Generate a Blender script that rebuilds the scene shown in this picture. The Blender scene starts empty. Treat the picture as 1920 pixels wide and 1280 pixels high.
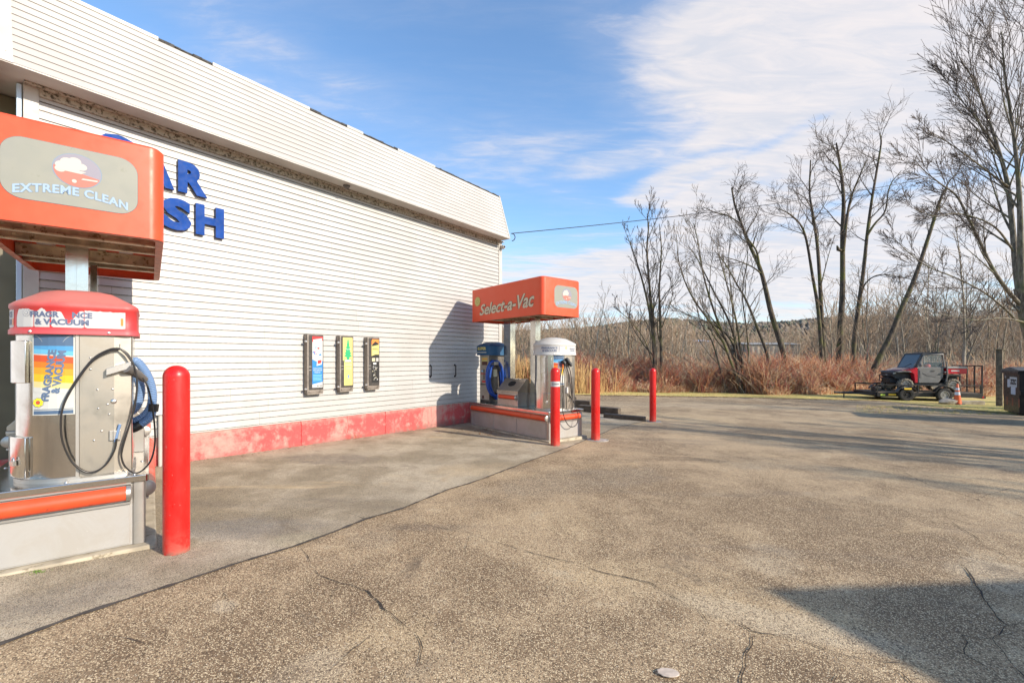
import bpy, math, random
import numpy as np
from mathutils import Vector, Matrix

# ------------------------------------------------------------------ scene, camera, light
SC = bpy.context.scene
COL = SC.collection
EYE = 1.55
F = 840.0            # focal length in pixels of the 1920 wide photograph
HZ = 672.0           # horizon row
R = math.radians

cam_d = bpy.data.cameras.new("camera")
cam = bpy.data.objects.new("camera", cam_d)
COL.objects.link(cam)
cam.location = (0, 0, EYE)
cam.rotation_euler = (R(90), 0, 0)
cam_d.sensor_width = 36
cam_d.lens = 36 * F / 1920
cam_d.shift_y = (HZ - 640) / 1920
cam_d.clip_start = 0.05
cam_d.clip_end = 3000
SC.camera = cam

SUN_H = Vector((0.872, -0.490, 0)).normalized()
SUN_EL = R(26)
sun_d = bpy.data.lights.new("sun", 'SUN')
sun_d.energy = 3.45
sun_d.angle = R(0.75)
sun_d.color = (1.0, 0.885, 0.74)
sun = bpy.data.objects.new("sun", sun_d)
COL.objects.link(sun)
to_sun = Vector((SUN_H.x * math.cos(SUN_EL), SUN_H.y * math.cos(SUN_EL), math.sin(SUN_EL)))
sun.rotation_euler = to_sun.to_track_quat('Z', 'Y').to_euler()
sun.location = (10, -6, 12)

SC.view_settings.view_transform = 'Standard'
SC.view_settings.look = 'None'
SC.view_settings.gamma = 1
SC.view_settings.exposure = 0.90

# ------------------------------------------------------------------ node helpers
class NT:
    """small wrapper: builds math in a node tree with python operators"""
    def __init__(s, tree): s.t = tree
    def node(s, kind, **kw):
        n = s.t.nodes.new(kind)
        for k, v in kw.items(): setattr(n, k, v)
        return n
    def put(s, sock, v):
        if isinstance(v, E): s.t.links.new(v.o, sock)
        elif v is not None:
            if isinstance(v, (tuple, list)) and len(v) == 3 and sock.type == 'RGBA': v = (*v, 1)
            sock.default_value = v
    def m(s, op, a, b=None, c=None, clamp=False):
        n = s.node('ShaderNodeMath', operation=op, use_clamp=clamp)
        s.put(n.inputs[0], a)
        if b is not None: s.put(n.inputs[1], b)
        if c is not None: s.put(n.inputs[2], c)
        return E(s, n.outputs[0])
    def smooth(s, v, lo, hi, a=0.0, b=1.0):
        n = s.node('ShaderNodeMapRange', interpolation_type='SMOOTHSTEP')
        s.put(n.inputs[0], v); n.inputs[1].default_value = lo; n.inputs[2].default_value = hi
        n.inputs[3].default_value = a; n.inputs[4].default_value = b
        return E(s, n.outputs[0])
    def mix(s, f, a, b, mode='MIX'):
        n = s.node('ShaderNodeMix', data_type='RGBA', blend_type=mode)
        s.put(n.inputs[0], f); s.put(n.inputs[6], a); s.put(n.inputs[7], b)
        return E(s, n.outputs[2])
    def noise(s, vec, scale, detail=3, rough=0.55, dist=0.0):
        n = s.node('ShaderNodeTexNoise')
        if vec is not None: s.put(n.inputs['Vector'], vec)
        n.inputs['Scale'].default_value = scale; n.inputs['Detail'].default_value = detail
        n.inputs['Roughness'].default_value = rough; n.inputs['Distortion'].default_value = dist
        return E(s, n.outputs[0])
    def voro(s, vec, scale, feature='F1', out=0, rnd=1.0):
        n = s.node('ShaderNodeTexVoronoi', feature=feature)
        if vec is not None: s.put(n.inputs['Vector'], vec)
        n.inputs['Scale'].default_value = scale
        n.inputs['Randomness'].default_value = rnd
        return E(s, n.outputs[out])
    def comb(s, x, y, z):
        n = s.node('ShaderNodeCombineXYZ')
        for i, v in enumerate((x, y, z)): s.put(n.inputs[i], v)
        return E(s, n.outputs[0])
    def sep(s, v):
        n = s.node('ShaderNodeSeparateXYZ'); s.put(n.inputs[0], v)
        return [E(s, n.outputs[i]) for i in range(3)]
    def mapping(s, v, loc=(0,0,0), rot=(0,0,0), scale=(1,1,1)):
        n = s.node('ShaderNodeMapping'); s.put(n.inputs[0], v)
        n.inputs[1].default_value = loc; n.inputs[2].default_value = rot; n.inputs[3].default_value = scale
        return E(s, n.outputs[0])
    def coord(s, k='Object'):
        n = s.node('ShaderNodeTexCoord'); return E(s, n.outputs[k])
    def geo(s, k='Position'):
        n = s.node('ShaderNodeNewGeometry'); return E(s, n.outputs[k])
    def bump(s, h, strength=0.3, dist=0.01):
        n = s.node('ShaderNodeBump'); n.inputs['Strength'].default_value = strength
        n.inputs['Distance'].default_value = dist; s.put(n.inputs['Height'], h)
        return E(s, n.outputs[0])
class E:
    def __init__(s, n, o): s.n = n; s.o = o
    def __add__(a, b): return a.n.m('ADD', a, b)
    __radd__ = __add__
    def __mul__(a, b): return a.n.m('MULTIPLY', a, b)
    __rmul__ = __mul__
    def __sub__(a, b): return a.n.m('SUBTRACT', a, b)
    def __rsub__(a, b): return a.n.m('SUBTRACT', b, a)
    def __truediv__(a, b): return a.n.m('DIVIDE', a, b)
    def __rtruediv__(a, b): return a.n.m("DIVIDE", b, a)

MATS = {}
def mat(name, color=(.5,.5,.5), rough=0.5, metal=0.0, fn=None, spec=0.5, alpha=None, trans=0.0, coat=0.0):
    if name in MATS: return MATS[name]
    m = bpy.data.materials.new(name); m.use_nodes = True
    t = m.node_tree; b = t.nodes['Principled BSDF']
    b.inputs['Base Color'].default_value = (*color, 1); b.inputs['Roughness'].default_value = rough
    b.inputs['Metallic'].default_value = metal; b.inputs['Specular IOR Level'].default_value = spec
    b.inputs['Transmission Weight'].default_value = trans; b.inputs['Coat Weight'].default_value = coat
    if fn:
        nt = NT(t); res = fn(nt)
        for k, v in res.items(): nt.put(b.inputs[k], v)
    MATS[name] = m
    return m

def vary(color, scale=3.0, amt=0.25, rough=0.5, metal=0.0, dirt=None, name=None, bump=0.0, bscale=60, dirt_lo=0.55, dirt_hi=0.7, dscale=6, coat=0.0):
    """painted or raw surface with soft mottling, optional dirt specks and fine bump"""
    def fn(n):
        p = n.coord('Object')
        a = n.noise(p, scale, 4)
        c = n.mix(n.smooth(a, .3, .7), tuple(x * (1 - amt) for x in color), tuple(min(1, x * (1 + amt * .5)) for x in color))
        if dirt is not None:
            d = n.smooth(n.noise(p, dscale, 6, .7), dirt_lo, dirt_hi)
            c = n.mix(d, c, dirt)
        out = {'Base Color': c, 'Roughness': n.smooth(n.noise(p, scale * 4, 3), .3, .7, rough * .8, min(1, rough * 1.25))}
        if bump: out['Normal'] = n.bump(n.noise(p, bscale, 3), bump, .004)
        return out
    return mat(name, color, rough, metal, fn, coat=coat)

# ------------------------------------------------------------------ sky
world = bpy.data.worlds.new("World"); SC.world = world
world.use_nodes = True
wt = world.node_tree
for nd in list(wt.nodes): wt.nodes.remove(nd)
W = NT(wt)
sky = W.node('ShaderNodeTexSky', sky_type='NISHITA')
sky.sun_disc = False
sky.sun_elevation = SUN_EL
sky.sun_rotation = math.atan2(SUN_H.x, SUN_H.y)
sky.altitude = 50; sky.air_density = 1.0; sky.dust_density = 0.7; sky.ozone_density = 2.2
SKYC = E(W, sky.outputs[0])
d = W.coord('Generated')
dx, dy, dz = W.sep(d)
az = W.m('ARCTAN2', dx, dy)                 # 0 along +Y, positive to the right
el = W.m('ARCSINE', dz)
# a flat cloud layer seen from below: project the direction on a plane overhead
inv = 1.0 / (W.m('MAXIMUM', dz, 0.0) + 0.10)
cp = W.comb(dx * inv, dy * inv, 0.0)
n1 = W.noise(W.mapping(cp, rot=(0,0,R(-35)), scale=(1.0, 2.6, 1)), 1.3, 7, .58, .6)
n2 = W.noise(W.mapping(cp, rot=(0,0,R(-20)), scale=(1.0, 3.4, 1)), 4.5, 6, .62, .8)
def px_dir(u, v):
    x = (u - 960) / F; z = (HZ - v) / F
    return math.atan2(x, 1), math.asin(z / math.sqrt(1 + x * x + z * z))
def blob(u, v, ru, rv, tilt, amp, soft=1.0):
    """a bank of cloud centred on a compass direction and height"""
    a0, e0 = px_dir(u, v)
    k = math.cos(a0)
    ra = ru / F * k * k; re = rv / F * k
    c, s_ = math.cos(R(tilt)), math.sin(R(tilt))
    A = (az - a0); B = (el - e0)
    p = (A * c + B * s_) * (1 / ra); q = (B * c - A * s_) * (1 / re)
    r2 = p * p + q * q
    return W.smooth(r2, 1.0 + soft, max(0.0, 1.0 - soft), 0.0, amp)
n3 = W.noise(W.mapping(cp, rot=(0,0,R(-28)), scale=(1.0, 5.0, 1)), 11, 5, .65, .5)
wisp = (n2 - 0.5) * 0.5 + (n1 - 0.5) * 1.35 + (n3 - .5) * .06
def addall(l):
    r = l[0]
    for x in l[1:]: r = r + x
    return r
mass = addall([blob(1700, 10, 560, 190, -6, .95, .9), blob(1330, 70, 260, 120, -10, .42, .95),
               blob(1480, 190, 300, 42, 22, .50, .9), blob(1820, 150, 260, 110, 0, .45, .9),
               blob(1520, 318, 360, 62, 14, 1.0, .5), blob(1830, 260, 330, 70, 8, .8, .7),
               blob(1290, 345, 130, 34, 6, .6, .6),
               blob(1500, 440, 520, 36, 3, .62, .8), blob(1800, 400, 300, 40, 4, .5, .8),
               blob(1500, 520, 700, 40, 1, .45, .9), blob(960, 590, 2600, 120, 0, .75, .95),
               blob(570, 145, 190, 50, 0, .20, .95), blob(1180, 300, 130, 24, 4, .42, .95), blob(780, 330, 320, 40, 10, .26, .95), blob(450, 60, 260, 30, -8, .10, .95),
               blob(900, 240, 520, 150, 0, .16, .9), blob(1150, 0, 1000, 0.1 + 20, 0, .0, .5)])
dens = W.smooth(mass * 0.95 + wisp, 0.10, 1.0)
thin = W.smooth(mass + wisp * .8, -0.1, 0.8, 0.0, 0.30)
cover = W.m('MAXIMUM', dens, thin) * W.smooth(dz, -.02, .02)
hs = W.node('ShaderNodeHueSaturation'); hs.inputs['Saturation'].default_value = 1.0
W.put(hs.inputs['Color'], SKYC)
SKYC2 = W.mix(1.0, E(W, hs.outputs[0]), (0.90, 1.04, 1.12), 'MULTIPLY')
cshade = W.smooth(n2 + n1 * .6, .55, 1.05)
cloudc = W.mix(cshade, (2.95, 3.0, 3.25), (3.75, 3.5, 3.45))
skyout = W.mix(cover * .93, SKYC2, cloudc)
bg = W.node('ShaderNodeBackground'); W.put(bg.inputs[0], skyout); bg.inputs[1].default_value = 0.138
wo = W.node('ShaderNodeOutputWorld'); wt.links.new(bg.outputs[0], wo.inputs[0])

# ------------------------------------------------------------------ places
def gz(x, y):
    """height of the lot: falls gently to the right and away"""
    zx = -0.0242 * max(-9, min(x, 10)) - 0.012 * max(0, min(x, 45) - 10)
    far = -0.03 * max(0, min(y, 90) - 32)
    return -0.043 - 0.006 * min(y, 60) + zx + far
def pw(u, v, y):
    """the point at depth y that the photograph shows at pixel (u, v)"""
    return Vector(((u - 960) / F * y, y, EYE - (v - HZ) / F * y))
def pg(u, v):
    """the point of the lot shown at pixel (u, v)"""
    lo, hi = 0.5, 200
    for _ in range(60):
        y = (lo + hi) / 2
        x = (u - 960) / F * y
        if EYE - (v - HZ) / F * y > gz(x, y): lo = y
        else: hi = y
    x = (u - 960) / F * lo
    return Vector((x, lo, gz(x, lo)))

# ------------------------------------------------------------------ object helpers
def setp(o, label=None, cat=None, group=None, kind=None):
    if label: o['label'] = label
    if cat: o['category'] = cat
    if group: o['group'] = group
    if kind: o['kind'] = kind
    return o
def thing(name, label, cat, loc=(0,0,0), rz=0.0, group=None):
    o = bpy.data.objects.new(name, None); COL.objects.link(o)
    o.empty_display_size = .2
    o.location = loc; o.rotation_euler = (0, 0, rz)
    return setp(o, label, cat, group)
def link(name, me, m=None, parent=None, smooth=None, bevel=0.0, segs=2):
    o = bpy.data.objects.new(name, me); COL.objects.link(o)
    if m is not None:
        if len(me.materials):
            mi = np.zeros(len(me.polygons), np.int32); me.polygons.foreach_get('material_index', mi); me.materials.clear()
        else: mi = None
        for x in (m if isinstance(m, (list, tuple)) else [m]): me.materials.append(x)
        if mi is not None: me.polygons.foreach_set('material_index', mi)
    if parent is not None: o.parent = parent
    if smooth is not None:
        me.polygons.foreach_set('use_smooth', [True] * len(me.polygons))
        if smooth < 180: 
            try: me.set_sharp_from_angle(angle=R(smooth))
            except Exception: pass
    if bevel:
        b = o.modifiers.new('bevel', 'BEVEL'); b.width = bevel; b.segments = segs; b.limit_method = 'ANGLE'; b.angle_limit = R(35)
        b.harden_normals = False
    return o
def copy_tree(o, parent=None):
    c = o.copy(); COL.objects.link(c)
    if parent is not None: c.parent = parent
    for ch in list(o.children): copy_tree(ch, c)
    return c

class MB:
    """collects shapes into ONE mesh"""
    def __init__(s): s.v = []; s.f = []; s.mi = []; s.m = 0; s.M = None; s.g = []
    def add(s, vs, fs):
        k = len(s.v); s.g.append((k, len(s.f)))
        if s.M is not None: vs = [s.M @ Vector(p) for p in vs]
        s.v.extend([tuple(p) for p in vs]); s.f.extend([tuple(i + k for i in f) for f in fs]); s.mi.extend([s.m] * len(fs))
        return s
    def box(s, x0, x1, y0, y1, z0, z1):
        vs = [(x0,y0,z0),(x1,y0,z0),(x1,y1,z0),(x0,y1,z0),(x0,y0,z1),(x1,y0,z1),(x1,y1,z1),(x0,y1,z1)]
        return s.hexa(vs)
    def hexa(s, vs):
        return s.add(vs, [(0,3,2,1),(4,5,6,7),(0,1,5,4),(1,2,6,5),(2,3,7,6),(3,0,4,7)])
    def prism(s, poly, h0, h1, axis='z', top=None):
        """poly: 2D points, extruded along axis; top: optional other polygon at h1"""
        top = top or poly; n = len(poly)
        def P(a, b, h): return {'z': (a, b, h), 'y': (a, h, b), 'x': (h, a, b)}[axis]
        vs = [P(a, b, h0) for a, b in poly] + [P(a, b, h1) for a, b in top]
        fs = [tuple(range(n))[::-1], tuple(range(n, 2 * n))] + [(i, (i + 1) % n, n + (i + 1) % n, n + i) for i in range(n)]
        if axis == 'y': fs = [f[::-1] for f in fs]
        return s.add(vs, fs)
    def build_each(s, name, m, parent=None, smooth=None, bevel=0.0):
        out = []
        for i, (v0, f0) in enumerate(s.g):
            v1, f1 = s.g[i + 1] if i + 1 < len(s.g) else (len(s.v), len(s.f))
            t = MB(); t.v = s.v[v0:v1]; t.f = [tuple(k - v0 for k in f) for f in s.f[f0:f1]]; t.mi = s.mi[f0:f1]
            out.append(t.build(name, m, parent, smooth, bevel))
        return out
    def quad(s, a, b, c, d_): return s.add([a, b, c, d_], [(0,1,2,3)])
    def tube(s, pts, r, sides=8, cap=True, closed=False):
        pts = [Vector(p) for p in pts]; n = len(pts)
        rs = r if isinstance(r, (list, tuple)) else [r] * n
        vs = []; up = None
        for i, p in enumerate(pts):
            a = pts[(i - 1) % n] if (closed or i > 0) else p
            b = pts[(i + 1) % n] if (closed or i < n - 1) else p
            t = (b - a).normalized()
            if up is None:
                up = Vector((0,0,1)) if abs(t.z) < .9 else Vector((1,0,0))
            up = (up - t * up.dot(t))
            if up.length < 1e-5: up = t.orthogonal()
            up.normalize(); sd = t.cross(up)
            for k in range(sides):
                an = 2 * math.pi * k / sides
                vs.append(p + (up * math.cos(an) + sd * math.sin(an)) * rs[i])
        fs = []
        for i in range(n if closed else n - 1):
            j = (i + 1) % n
            for k in range(sides):
                l = (k + 1) % sides
                fs.append((i*sides+k, j*sides+k, j*sides+l, i*sides+l))
        if cap and not closed:
            fs.append(tuple(range(sides))); fs.append(tuple((n-1)*sides + k for k in range(sides))[::-1])
        return s.add(vs, fs)
    def cyl(s, p0, p1, r, sides=16): return s.tube([p0, p1], r, sides)
    def lathe(s, prof, c=(0,0,0), sides=32, axis='z', cap=True):
        vs = []; fs = []; n = len(prof)
        for r_, z in prof:
            for k in range(sides):
                a = 2 * math.pi * k / sides
                x, y = r_ * math.cos(a), r_ * math.sin(a)
                if axis == 'z': vs.append((c[0]+x, c[1]+y, c[2]+z))
                elif axis == 'y': vs.append((c[0]+x, c[1]+z, c[2]+y))
                else: vs.append((c[0]+z, c[1]+x, c[2]+y))
        for i in range(n - 1):
            for k in range(sides):
                l = (k + 1) % sides
                f = (i*sides+k, i*sides+l, (i+1)*sides+l, (i+1)*sides+k)
                fs.append(f if axis != 'y' else f[::-1])
        if cap:
            a_, b_ = tuple(range(sides))[::-1], tuple((n-1)*sides+k for k in range(sides))
            fs.append(a_ if axis != 'y' else a_[::-1]); fs.append(b_ if axis != 'y' else b_[::-1])
        return s.add(vs, fs)
    def mesh(s, name='mesh'):
        me = bpy.data.meshes.new(name); me.from_pydata(s.v, [], s.f)
        for _ in range(max(s.mi, default=0) + 1): me.materials.append(None)
        if any(s.mi): me.polygons.foreach_set('material_index', s.mi)
        me.update(); return me
    def build(s, name, m, parent=None, smooth=None, bevel=0.0, segs=2):
        return link(name, s.mesh(name), m, parent, smooth, bevel, segs)

def spline(pts, n=6):
    """Catmull-Rom through points"""
    P = [Vector(p) for p in pts]; P = [P[0] * 2 - P[1]] + P + [P[-1] * 2 - P[-2]]
    out = []
    for i in range(1, len(P) - 2):
        for k in range(n):
            t = k / n
            a, b, c, d_ = P[i-1], P[i], P[i+1], P[i+2]
            out.append(0.5 * ((2*b) + (c-a)*t + (2*a-5*b+4*c-d_)*t*t + (3*b-a-3*c+d_)*t**3))
    out.append(P[-2]); return out

def rrect(x0, x1, y0, y1, rad, seg=6):
    """rounded rectangle, ccw from lower left; rad = one value or [ll, lr, ur, ul]"""
    r4 = rad if isinstance(rad, (list, tuple)) else [rad] * 4
    out = []
    for (cx, cy, r_, a0) in ((x0+r4[0], y0+r4[0], r4[0], 180), (x1-r4[1], y0+r4[1], r4[1], 270), (x1-r4[2], y1-r4[2], r4[2], 0), (x0+r4[3], y1-r4[3], r4[3], 90)):
        for k in range(seg + 1):
            a = R(a0 + 90 * k / seg); out.append((cx + r_ * math.cos(a), cy + r_ * math.sin(a)))
    return out

def text_mesh(s, w=None, h=None, extrude=0.0, offset=0.0, shear=0.0, size=1.0, align='CENTER', space=1.0, line=1.0):
    """built-in font as a mesh in the XY plane, scaled to w x h, lower left corner at the origin"""
    c = bpy.data.curves.new('text', 'FONT'); c.body = s; c.size = size; c.extrude = extrude; c.offset = offset
    c.shear = shear; c.align_x = align; c.space_character = space; c.space_line = line; c.resolution_u = 3
    o = bpy.data.objects.new('text', c); COL.objects.link(o)
    bpy.context.view_layer.update()
    me = bpy.data.meshes.new_from_object(o.evaluated_get(bpy.context.evaluated_depsgraph_get()))
    bpy.data.objects.remove(o); bpy.data.curves.remove(c)
    co = np.empty(len(me.vertices) * 3); me.vertices.foreach_get('co', co); co = co.reshape(-1, 3)
    mn, mx = co.min(0), co.max(0); co[:, :2] -= mn[:2]
    sx = w / (mx[0] - mn[0]) if w else None; sy = h / (mx[1] - mn[1]) if h else None
    sx = sx or sy or 1; sy = sy or sx
    co[:, 0] *= sx; co[:, 1] *= sy
    me.vertices.foreach_set('co', co.ravel()); me.update()
    return me
def xf(me, fn):
    for v in me.vertices: v.co = Vector(fn(*v.co))
    me.update(); return me
def up_face(me, x, y, z, lift=0.0, d=-1):
    """stand a flat XY mesh up in the XZ plane facing -y (d=-1)"""
    return xf(me, lambda a, b, c: (x + a, y - lift - c, z + b))
def left_face(me, x, y, z):
    """stand up facing -x: text reads towards -y"""
    return xf(me, lambda a, b, c: (x - c, y - a, z + b))
def join_mb(mb, me, m=0):
    s = mb.m; mb.m = m
    mb.add([tuple(v.co) for v in me.vertices], [tuple(p.vertices) for p in me.polygons]); mb.m = s

class TS:
    """fast collector of many thin tapering tubes"""
    def __init__(s): s.V = []; s.Fq = []; s.n = 0; s.mi = []
    def tube(s, pts, rad, sides, mi=0):
        P = np.asarray(pts, float); n = len(P); rad = np.asarray(rad, float)
        T = np.empty_like(P); T[1:-1] = P[2:] - P[:-2]; T[0] = P[1] - P[0]; T[-1] = P[-1] - P[-2]
        T /= np.linalg.norm(T, axis=1)[:, None] + 1e-9
        ref = np.array([1., 0, 0]) if abs(T[0, 2]) > .6 else np.array([0, 0, 1.])
        A = np.cross(T, ref); A /= np.linalg.norm(A, axis=1)[:, None] + 1e-9
        B = np.cross(T, A)
        an = np.arange(sides) * 2 * math.pi / sides
        ring = P[:, None, :] + rad[:, None, None] * (np.cos(an)[None, :, None] * A[:, None, :] + np.sin(an)[None, :, None] * B[:, None, :])
        s.V.append(ring.reshape(-1, 3))
        i = np.arange(n - 1)[:, None] * sides; k = np.arange(sides)[None, :]; l = (k + 1) % sides
        q = np.stack([i + k, i + l, i + sides + l, i + sides + k], -1).reshape(-1, 4) + s.n
        s.Fq.append(q); s.mi.append(np.full(len(q), mi, np.int32)); s.n += n * sides
    def quads(s, V, mi=0):
        """V: (n,4,3)"""
        V = np.asarray(V, float); n = len(V)
        s.V.append(V.reshape(-1, 3)); s.Fq.append(np.arange(n * 4).reshape(-1, 4) + s.n)
        s.mi.append(np.full(n, mi, np.int32)); s.n += 4 * n
    def mesh(s, name='mesh', smooth=False):
        V = np.concatenate(s.V); Q = np.concatenate(s.Fq).astype(np.int32); mi = np.concatenate(s.mi)
        me = bpy.data.meshes.new(name)
        me.vertices.add(len(V)); me.vertices.foreach_set('co', V.ravel())
        me.loops.add(len(Q) * 4); me.loops.foreach_set('vertex_index', Q.ravel())
        me.polygons.add(len(Q)); me.polygons.foreach_set('loop_start', np.arange(len(Q), dtype=np.int32) * 4)
        me.polygons.foreach_set('loop_total', np.full(len(Q), 4, np.int32))
        for _ in range(int(mi.max()) + 1): me.materials.append(None)
        me.polygons.foreach_set('material_index', mi)
        if smooth: me.polygons.foreach_set('use_smooth', np.ones(len(Q), bool))
        me.update(calc_edges=True); return me
# ------------------------------------------------------------------ ground materials
def spot(n, px, py, u, v, ru, rv_, tilt=0.0):
    """a worn patch lying on the lot around the place seen at pixel u,v"""
    c = pg(u, v); a = pg(u + ru, v); b = pg(u, v - rv_)
    rx = abs(a.x - c.x); ry = abs(b.y - c.y)
    X = px - c.x; Y = py - c.y
    ca, sa = math.cos(R(tilt)), math.sin(R(tilt))
    p = (X * ca + Y * sa) * (1 / rx); q = (Y * ca - X * sa) * (1 / ry)
    return W_smooth(n, p * p + q * q)
def W_smooth(n, r2): return n.smooth(r2, 1.3, 0.1)

def asphalt_fn(base_a, base_b, stone_l, stone_d, spots_l, spots_d, sc=140, stone=1.0):
    def fn(n):
        p = n.coord('Object'); px, py, pz = n.sep(p)
        big = n.noise(p, .33, 5, .6, .4); mid = n.noise(p, 1.7, 5, .65)
        col = n.mix(n.smooth(big * .6 + mid * .4, .42, .58), base_a, base_b)
        w1 = n.noise(p, 6, 5, .7)
        for (args, col2, amt) in spots_l + spots_d:
            f = spot(n, px, py, *args)
            f = n.smooth(f * .8 + (w1 - .5) * 1.3 + (mid - .5) * 1.5, .15, 1.0, 0, amt)
            col = n.mix(f, col, col2)
        vn = n.node('ShaderNodeTexVoronoi'); n.put(vn.inputs['Vector'], p); vn.inputs['Scale'].default_value = sc
        cell = E(n, vn.outputs['Color']); dist = E(n, vn.outputs['Distance'])
        cr, cg, cb = n.sep(cell)
        st = n.smooth(cr, .56, .76) * n.smooth(dist, .66, .34) * stone
        dk = n.smooth(cg, .60, .78) * .75
        col = n.mix(dk, col, stone_d)
        col = n.mix(st, col, n.mix(cb, stone_l, (.66, .50, .30)))
        v2 = n.node('ShaderNodeTexVoronoi'); n.put(v2.inputs['Vector'], p); v2.inputs['Scale'].default_value = sc * .62
        c2r, c2g, c2b = n.sep(E(n, v2.outputs['Color']))
        st2 = n.smooth(c2r, .88, .93) * n.smooth(E(n, v2.outputs['Distance']), .50, .26) * stone * .8
        col = n.mix(st2, col, n.mix(c2g, (.66, .46, .24), (.58, .50, .39)))
        fine = n.noise(p, 260, 2, .6)
        col = n.mix(n.smooth(fine, .30, .52, .45, 0), col, (.05, .042, .036))
        oil = n.noise(p, .9, 6, .75, 1.0)
        col = n.mix(n.smooth(oil, .56, .72, 0, .55), col, (.10, .075, .055))
        pale = n.noise(n.mapping(p, loc=(31, 7, 0), rot=(0, 0, R(-30)), scale=(.5, 1.3, 1)), .8, 6, .72, .8)
        col = n.mix(n.smooth(pale, .56, .74, 0, .55), col, TAN)
        streak = n.noise(n.mapping(p, rot=(0,0,R(38)), scale=(.35, 2.2, 1)), .9, 4, .6)
        col = n.mix(n.smooth(streak, .52, .78, 0, .38), col, (.135, .115, .10))
        h = dist * -1.0 + fine * .5
        return {'Base Color': col, 'Roughness': .88, 'Normal': n.bump(h, .55, .006), 'Specular IOR Level': .25}
    return fn
TAN = (.60, .44, .25); CEM = (.57, .47, .33)
asphalt = mat('asphalt', rough=.9, fn=asphalt_fn((.225, .150, .085), (.46, .33, .195), (.90, .72, .46), (.085, .058, .036),
    [((1290, 1100, 330, 50, -20), TAN, .55), ((1440, 1160, 260, 30, -24), CEM, .5), ((1445, 1045, 60, 40, -35), CEM, .4),
     ((730, 1185, 110, 60, 50), TAN, .55), ((420, 1135, 25, 20, 50), CEM, .6), ((560, 1265, 120, 40, 50), CEM, .35),
     ((1230, 785, 160, 14, 0), TAN, .6), ((1790, 905, 200, 30, -10), TAN, .5), ((1080, 985, 80, 30, -20), TAN, .35),
     ((1880, 1080, 100, 40, 0), CEM, .6), ((1300, 760, 300, 6, 0), CEM, .35)],
    [((1100, 900, 260, 22, 25), (.15, .125, .10), .55), ((700, 1010, 60, 20, 0), (.16, .13, .10), .4)]))
old_asphalt = mat('old_asphalt', rough=.9, fn=asphalt_fn((.29, .235, .155), (.55, .46, .33), (.86, .73, .53), (.12, .095, .065),
    [((560, 1010, 60, 18, 20), (.50, .43, .28), .8), ((430, 990, 120, 25, 10), (.44, .41, .36), .5), ((900, 880, 120, 14, 20), TAN, .5)],
    [((470, 985, 160, 25, 0), (.14, .135, .125), .5), ((620, 860, 120, 12, 0), (.15, .12, .10), .65), ((930, 812, 100, 8, 0), (.12, .08, .06), .6),
     ((120, 1120, 150, 40, 30), (.12, .11, .10), .45)], sc=190, stone=.5))

def ground_fn(n):
    p = n.coord('Object'); a = n.noise(p, .35, 5, .65); b = n.noise(p, 4, 5, .7)
    c = n.mix(n.smooth(a, .4, .62), (.30, .17, .07), (.34, .27, .10))
    c = n.mix(n.smooth(b, .4, .7), c, (.16, .09, .045))
    return {'Base Color': c, 'Roughness': .95, 'Normal': n.bump(b, .8, .05)}
soil = mat('leaf_litter_soil', fn=ground_fn)
def verge_fn(n):
    p = n.coord('Object'); a = n.noise(p, .6, 5, .65, .5); b = n.noise(p, 9, 5, .75); c_ = n.noise(p, 55, 3, .6)
    c = n.mix(n.smooth(a, .38, .6), (.66, .47, .15), (.52, .47, .12))
    c = n.mix(n.smooth(b, .42, .66), c, (.62, .45, .18))
    c = n.mix(n.smooth(c_, .5, .7, 0, .6), c, (.15, .11, .05))
    return {'Base Color': c, 'Roughness': .95, 'Normal': n.bump(b + c_ * .5, .9, .04)}
verge_m = mat('dry_verge_grass', fn=verge_fn)
crack_m = mat('crack_dark', (.04, .030, .021), .95)
seam_m = vary((.075, .062, .05), 8, .4, .9, name='seam_fill')
concrete = vary((.42, .36, .26), 5, .3, .9, dirt=(.20, .16, .10), name='concrete', bump=.5, bscale=90, dscale=9)
collar_m = vary((.36, .33, .28), 7, .3, .9, dirt=(.15, .13, .10), name='patch_concrete', bump=.5, bscale=90)

def grid_sheet(name, xs, yfun0, yfun1, ny, lift, m, **kw):
    v = []; f = []
    for i, x in enumerate(xs):
        y0, y1 = yfun0(x), yfun1(x)
        for j in range(ny + 1):
            y = y0 + (y1 - y0) * j / ny; v.append((x, y, gz(x, y) + lift))
    for i in range(len(xs) - 1):
        for j in range(ny):
            a = i * (ny + 1) + j; f.append((a, a + ny + 1, a + ny + 2, a + 1))
    me = bpy.data.meshes.new(name); me.from_pydata(v, [], f); me.update()
    return setp(link(name, me, m), **kw)

# far ground: one sheet out to the horizon
gxs = [-1400, -500, -200, -80, -40, -20, -9, 0, 5, 10, 15, 20, 30, 45, 80, 140, 300, 700, 1500]
gys = [-600, -120, -40, 0, 10, 22, 32, 45, 60, 90, 140, 250, 500, 1200, 2600]
v = [(x, y, gz(x, y) - .02) for x in gxs for y in gys]
f = [(i*len(gys)+j, (i+1)*len(gys)+j, (i+1)*len(gys)+j+1, i*len(gys)+j+1) for i in range(len(gxs)-1) for j in range(len(gys)-1)]
me = bpy.data.meshes.new('ground'); me.from_pydata(v, [], f); me.update()
setp(link('ground', me, soil), kind='structure')

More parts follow.
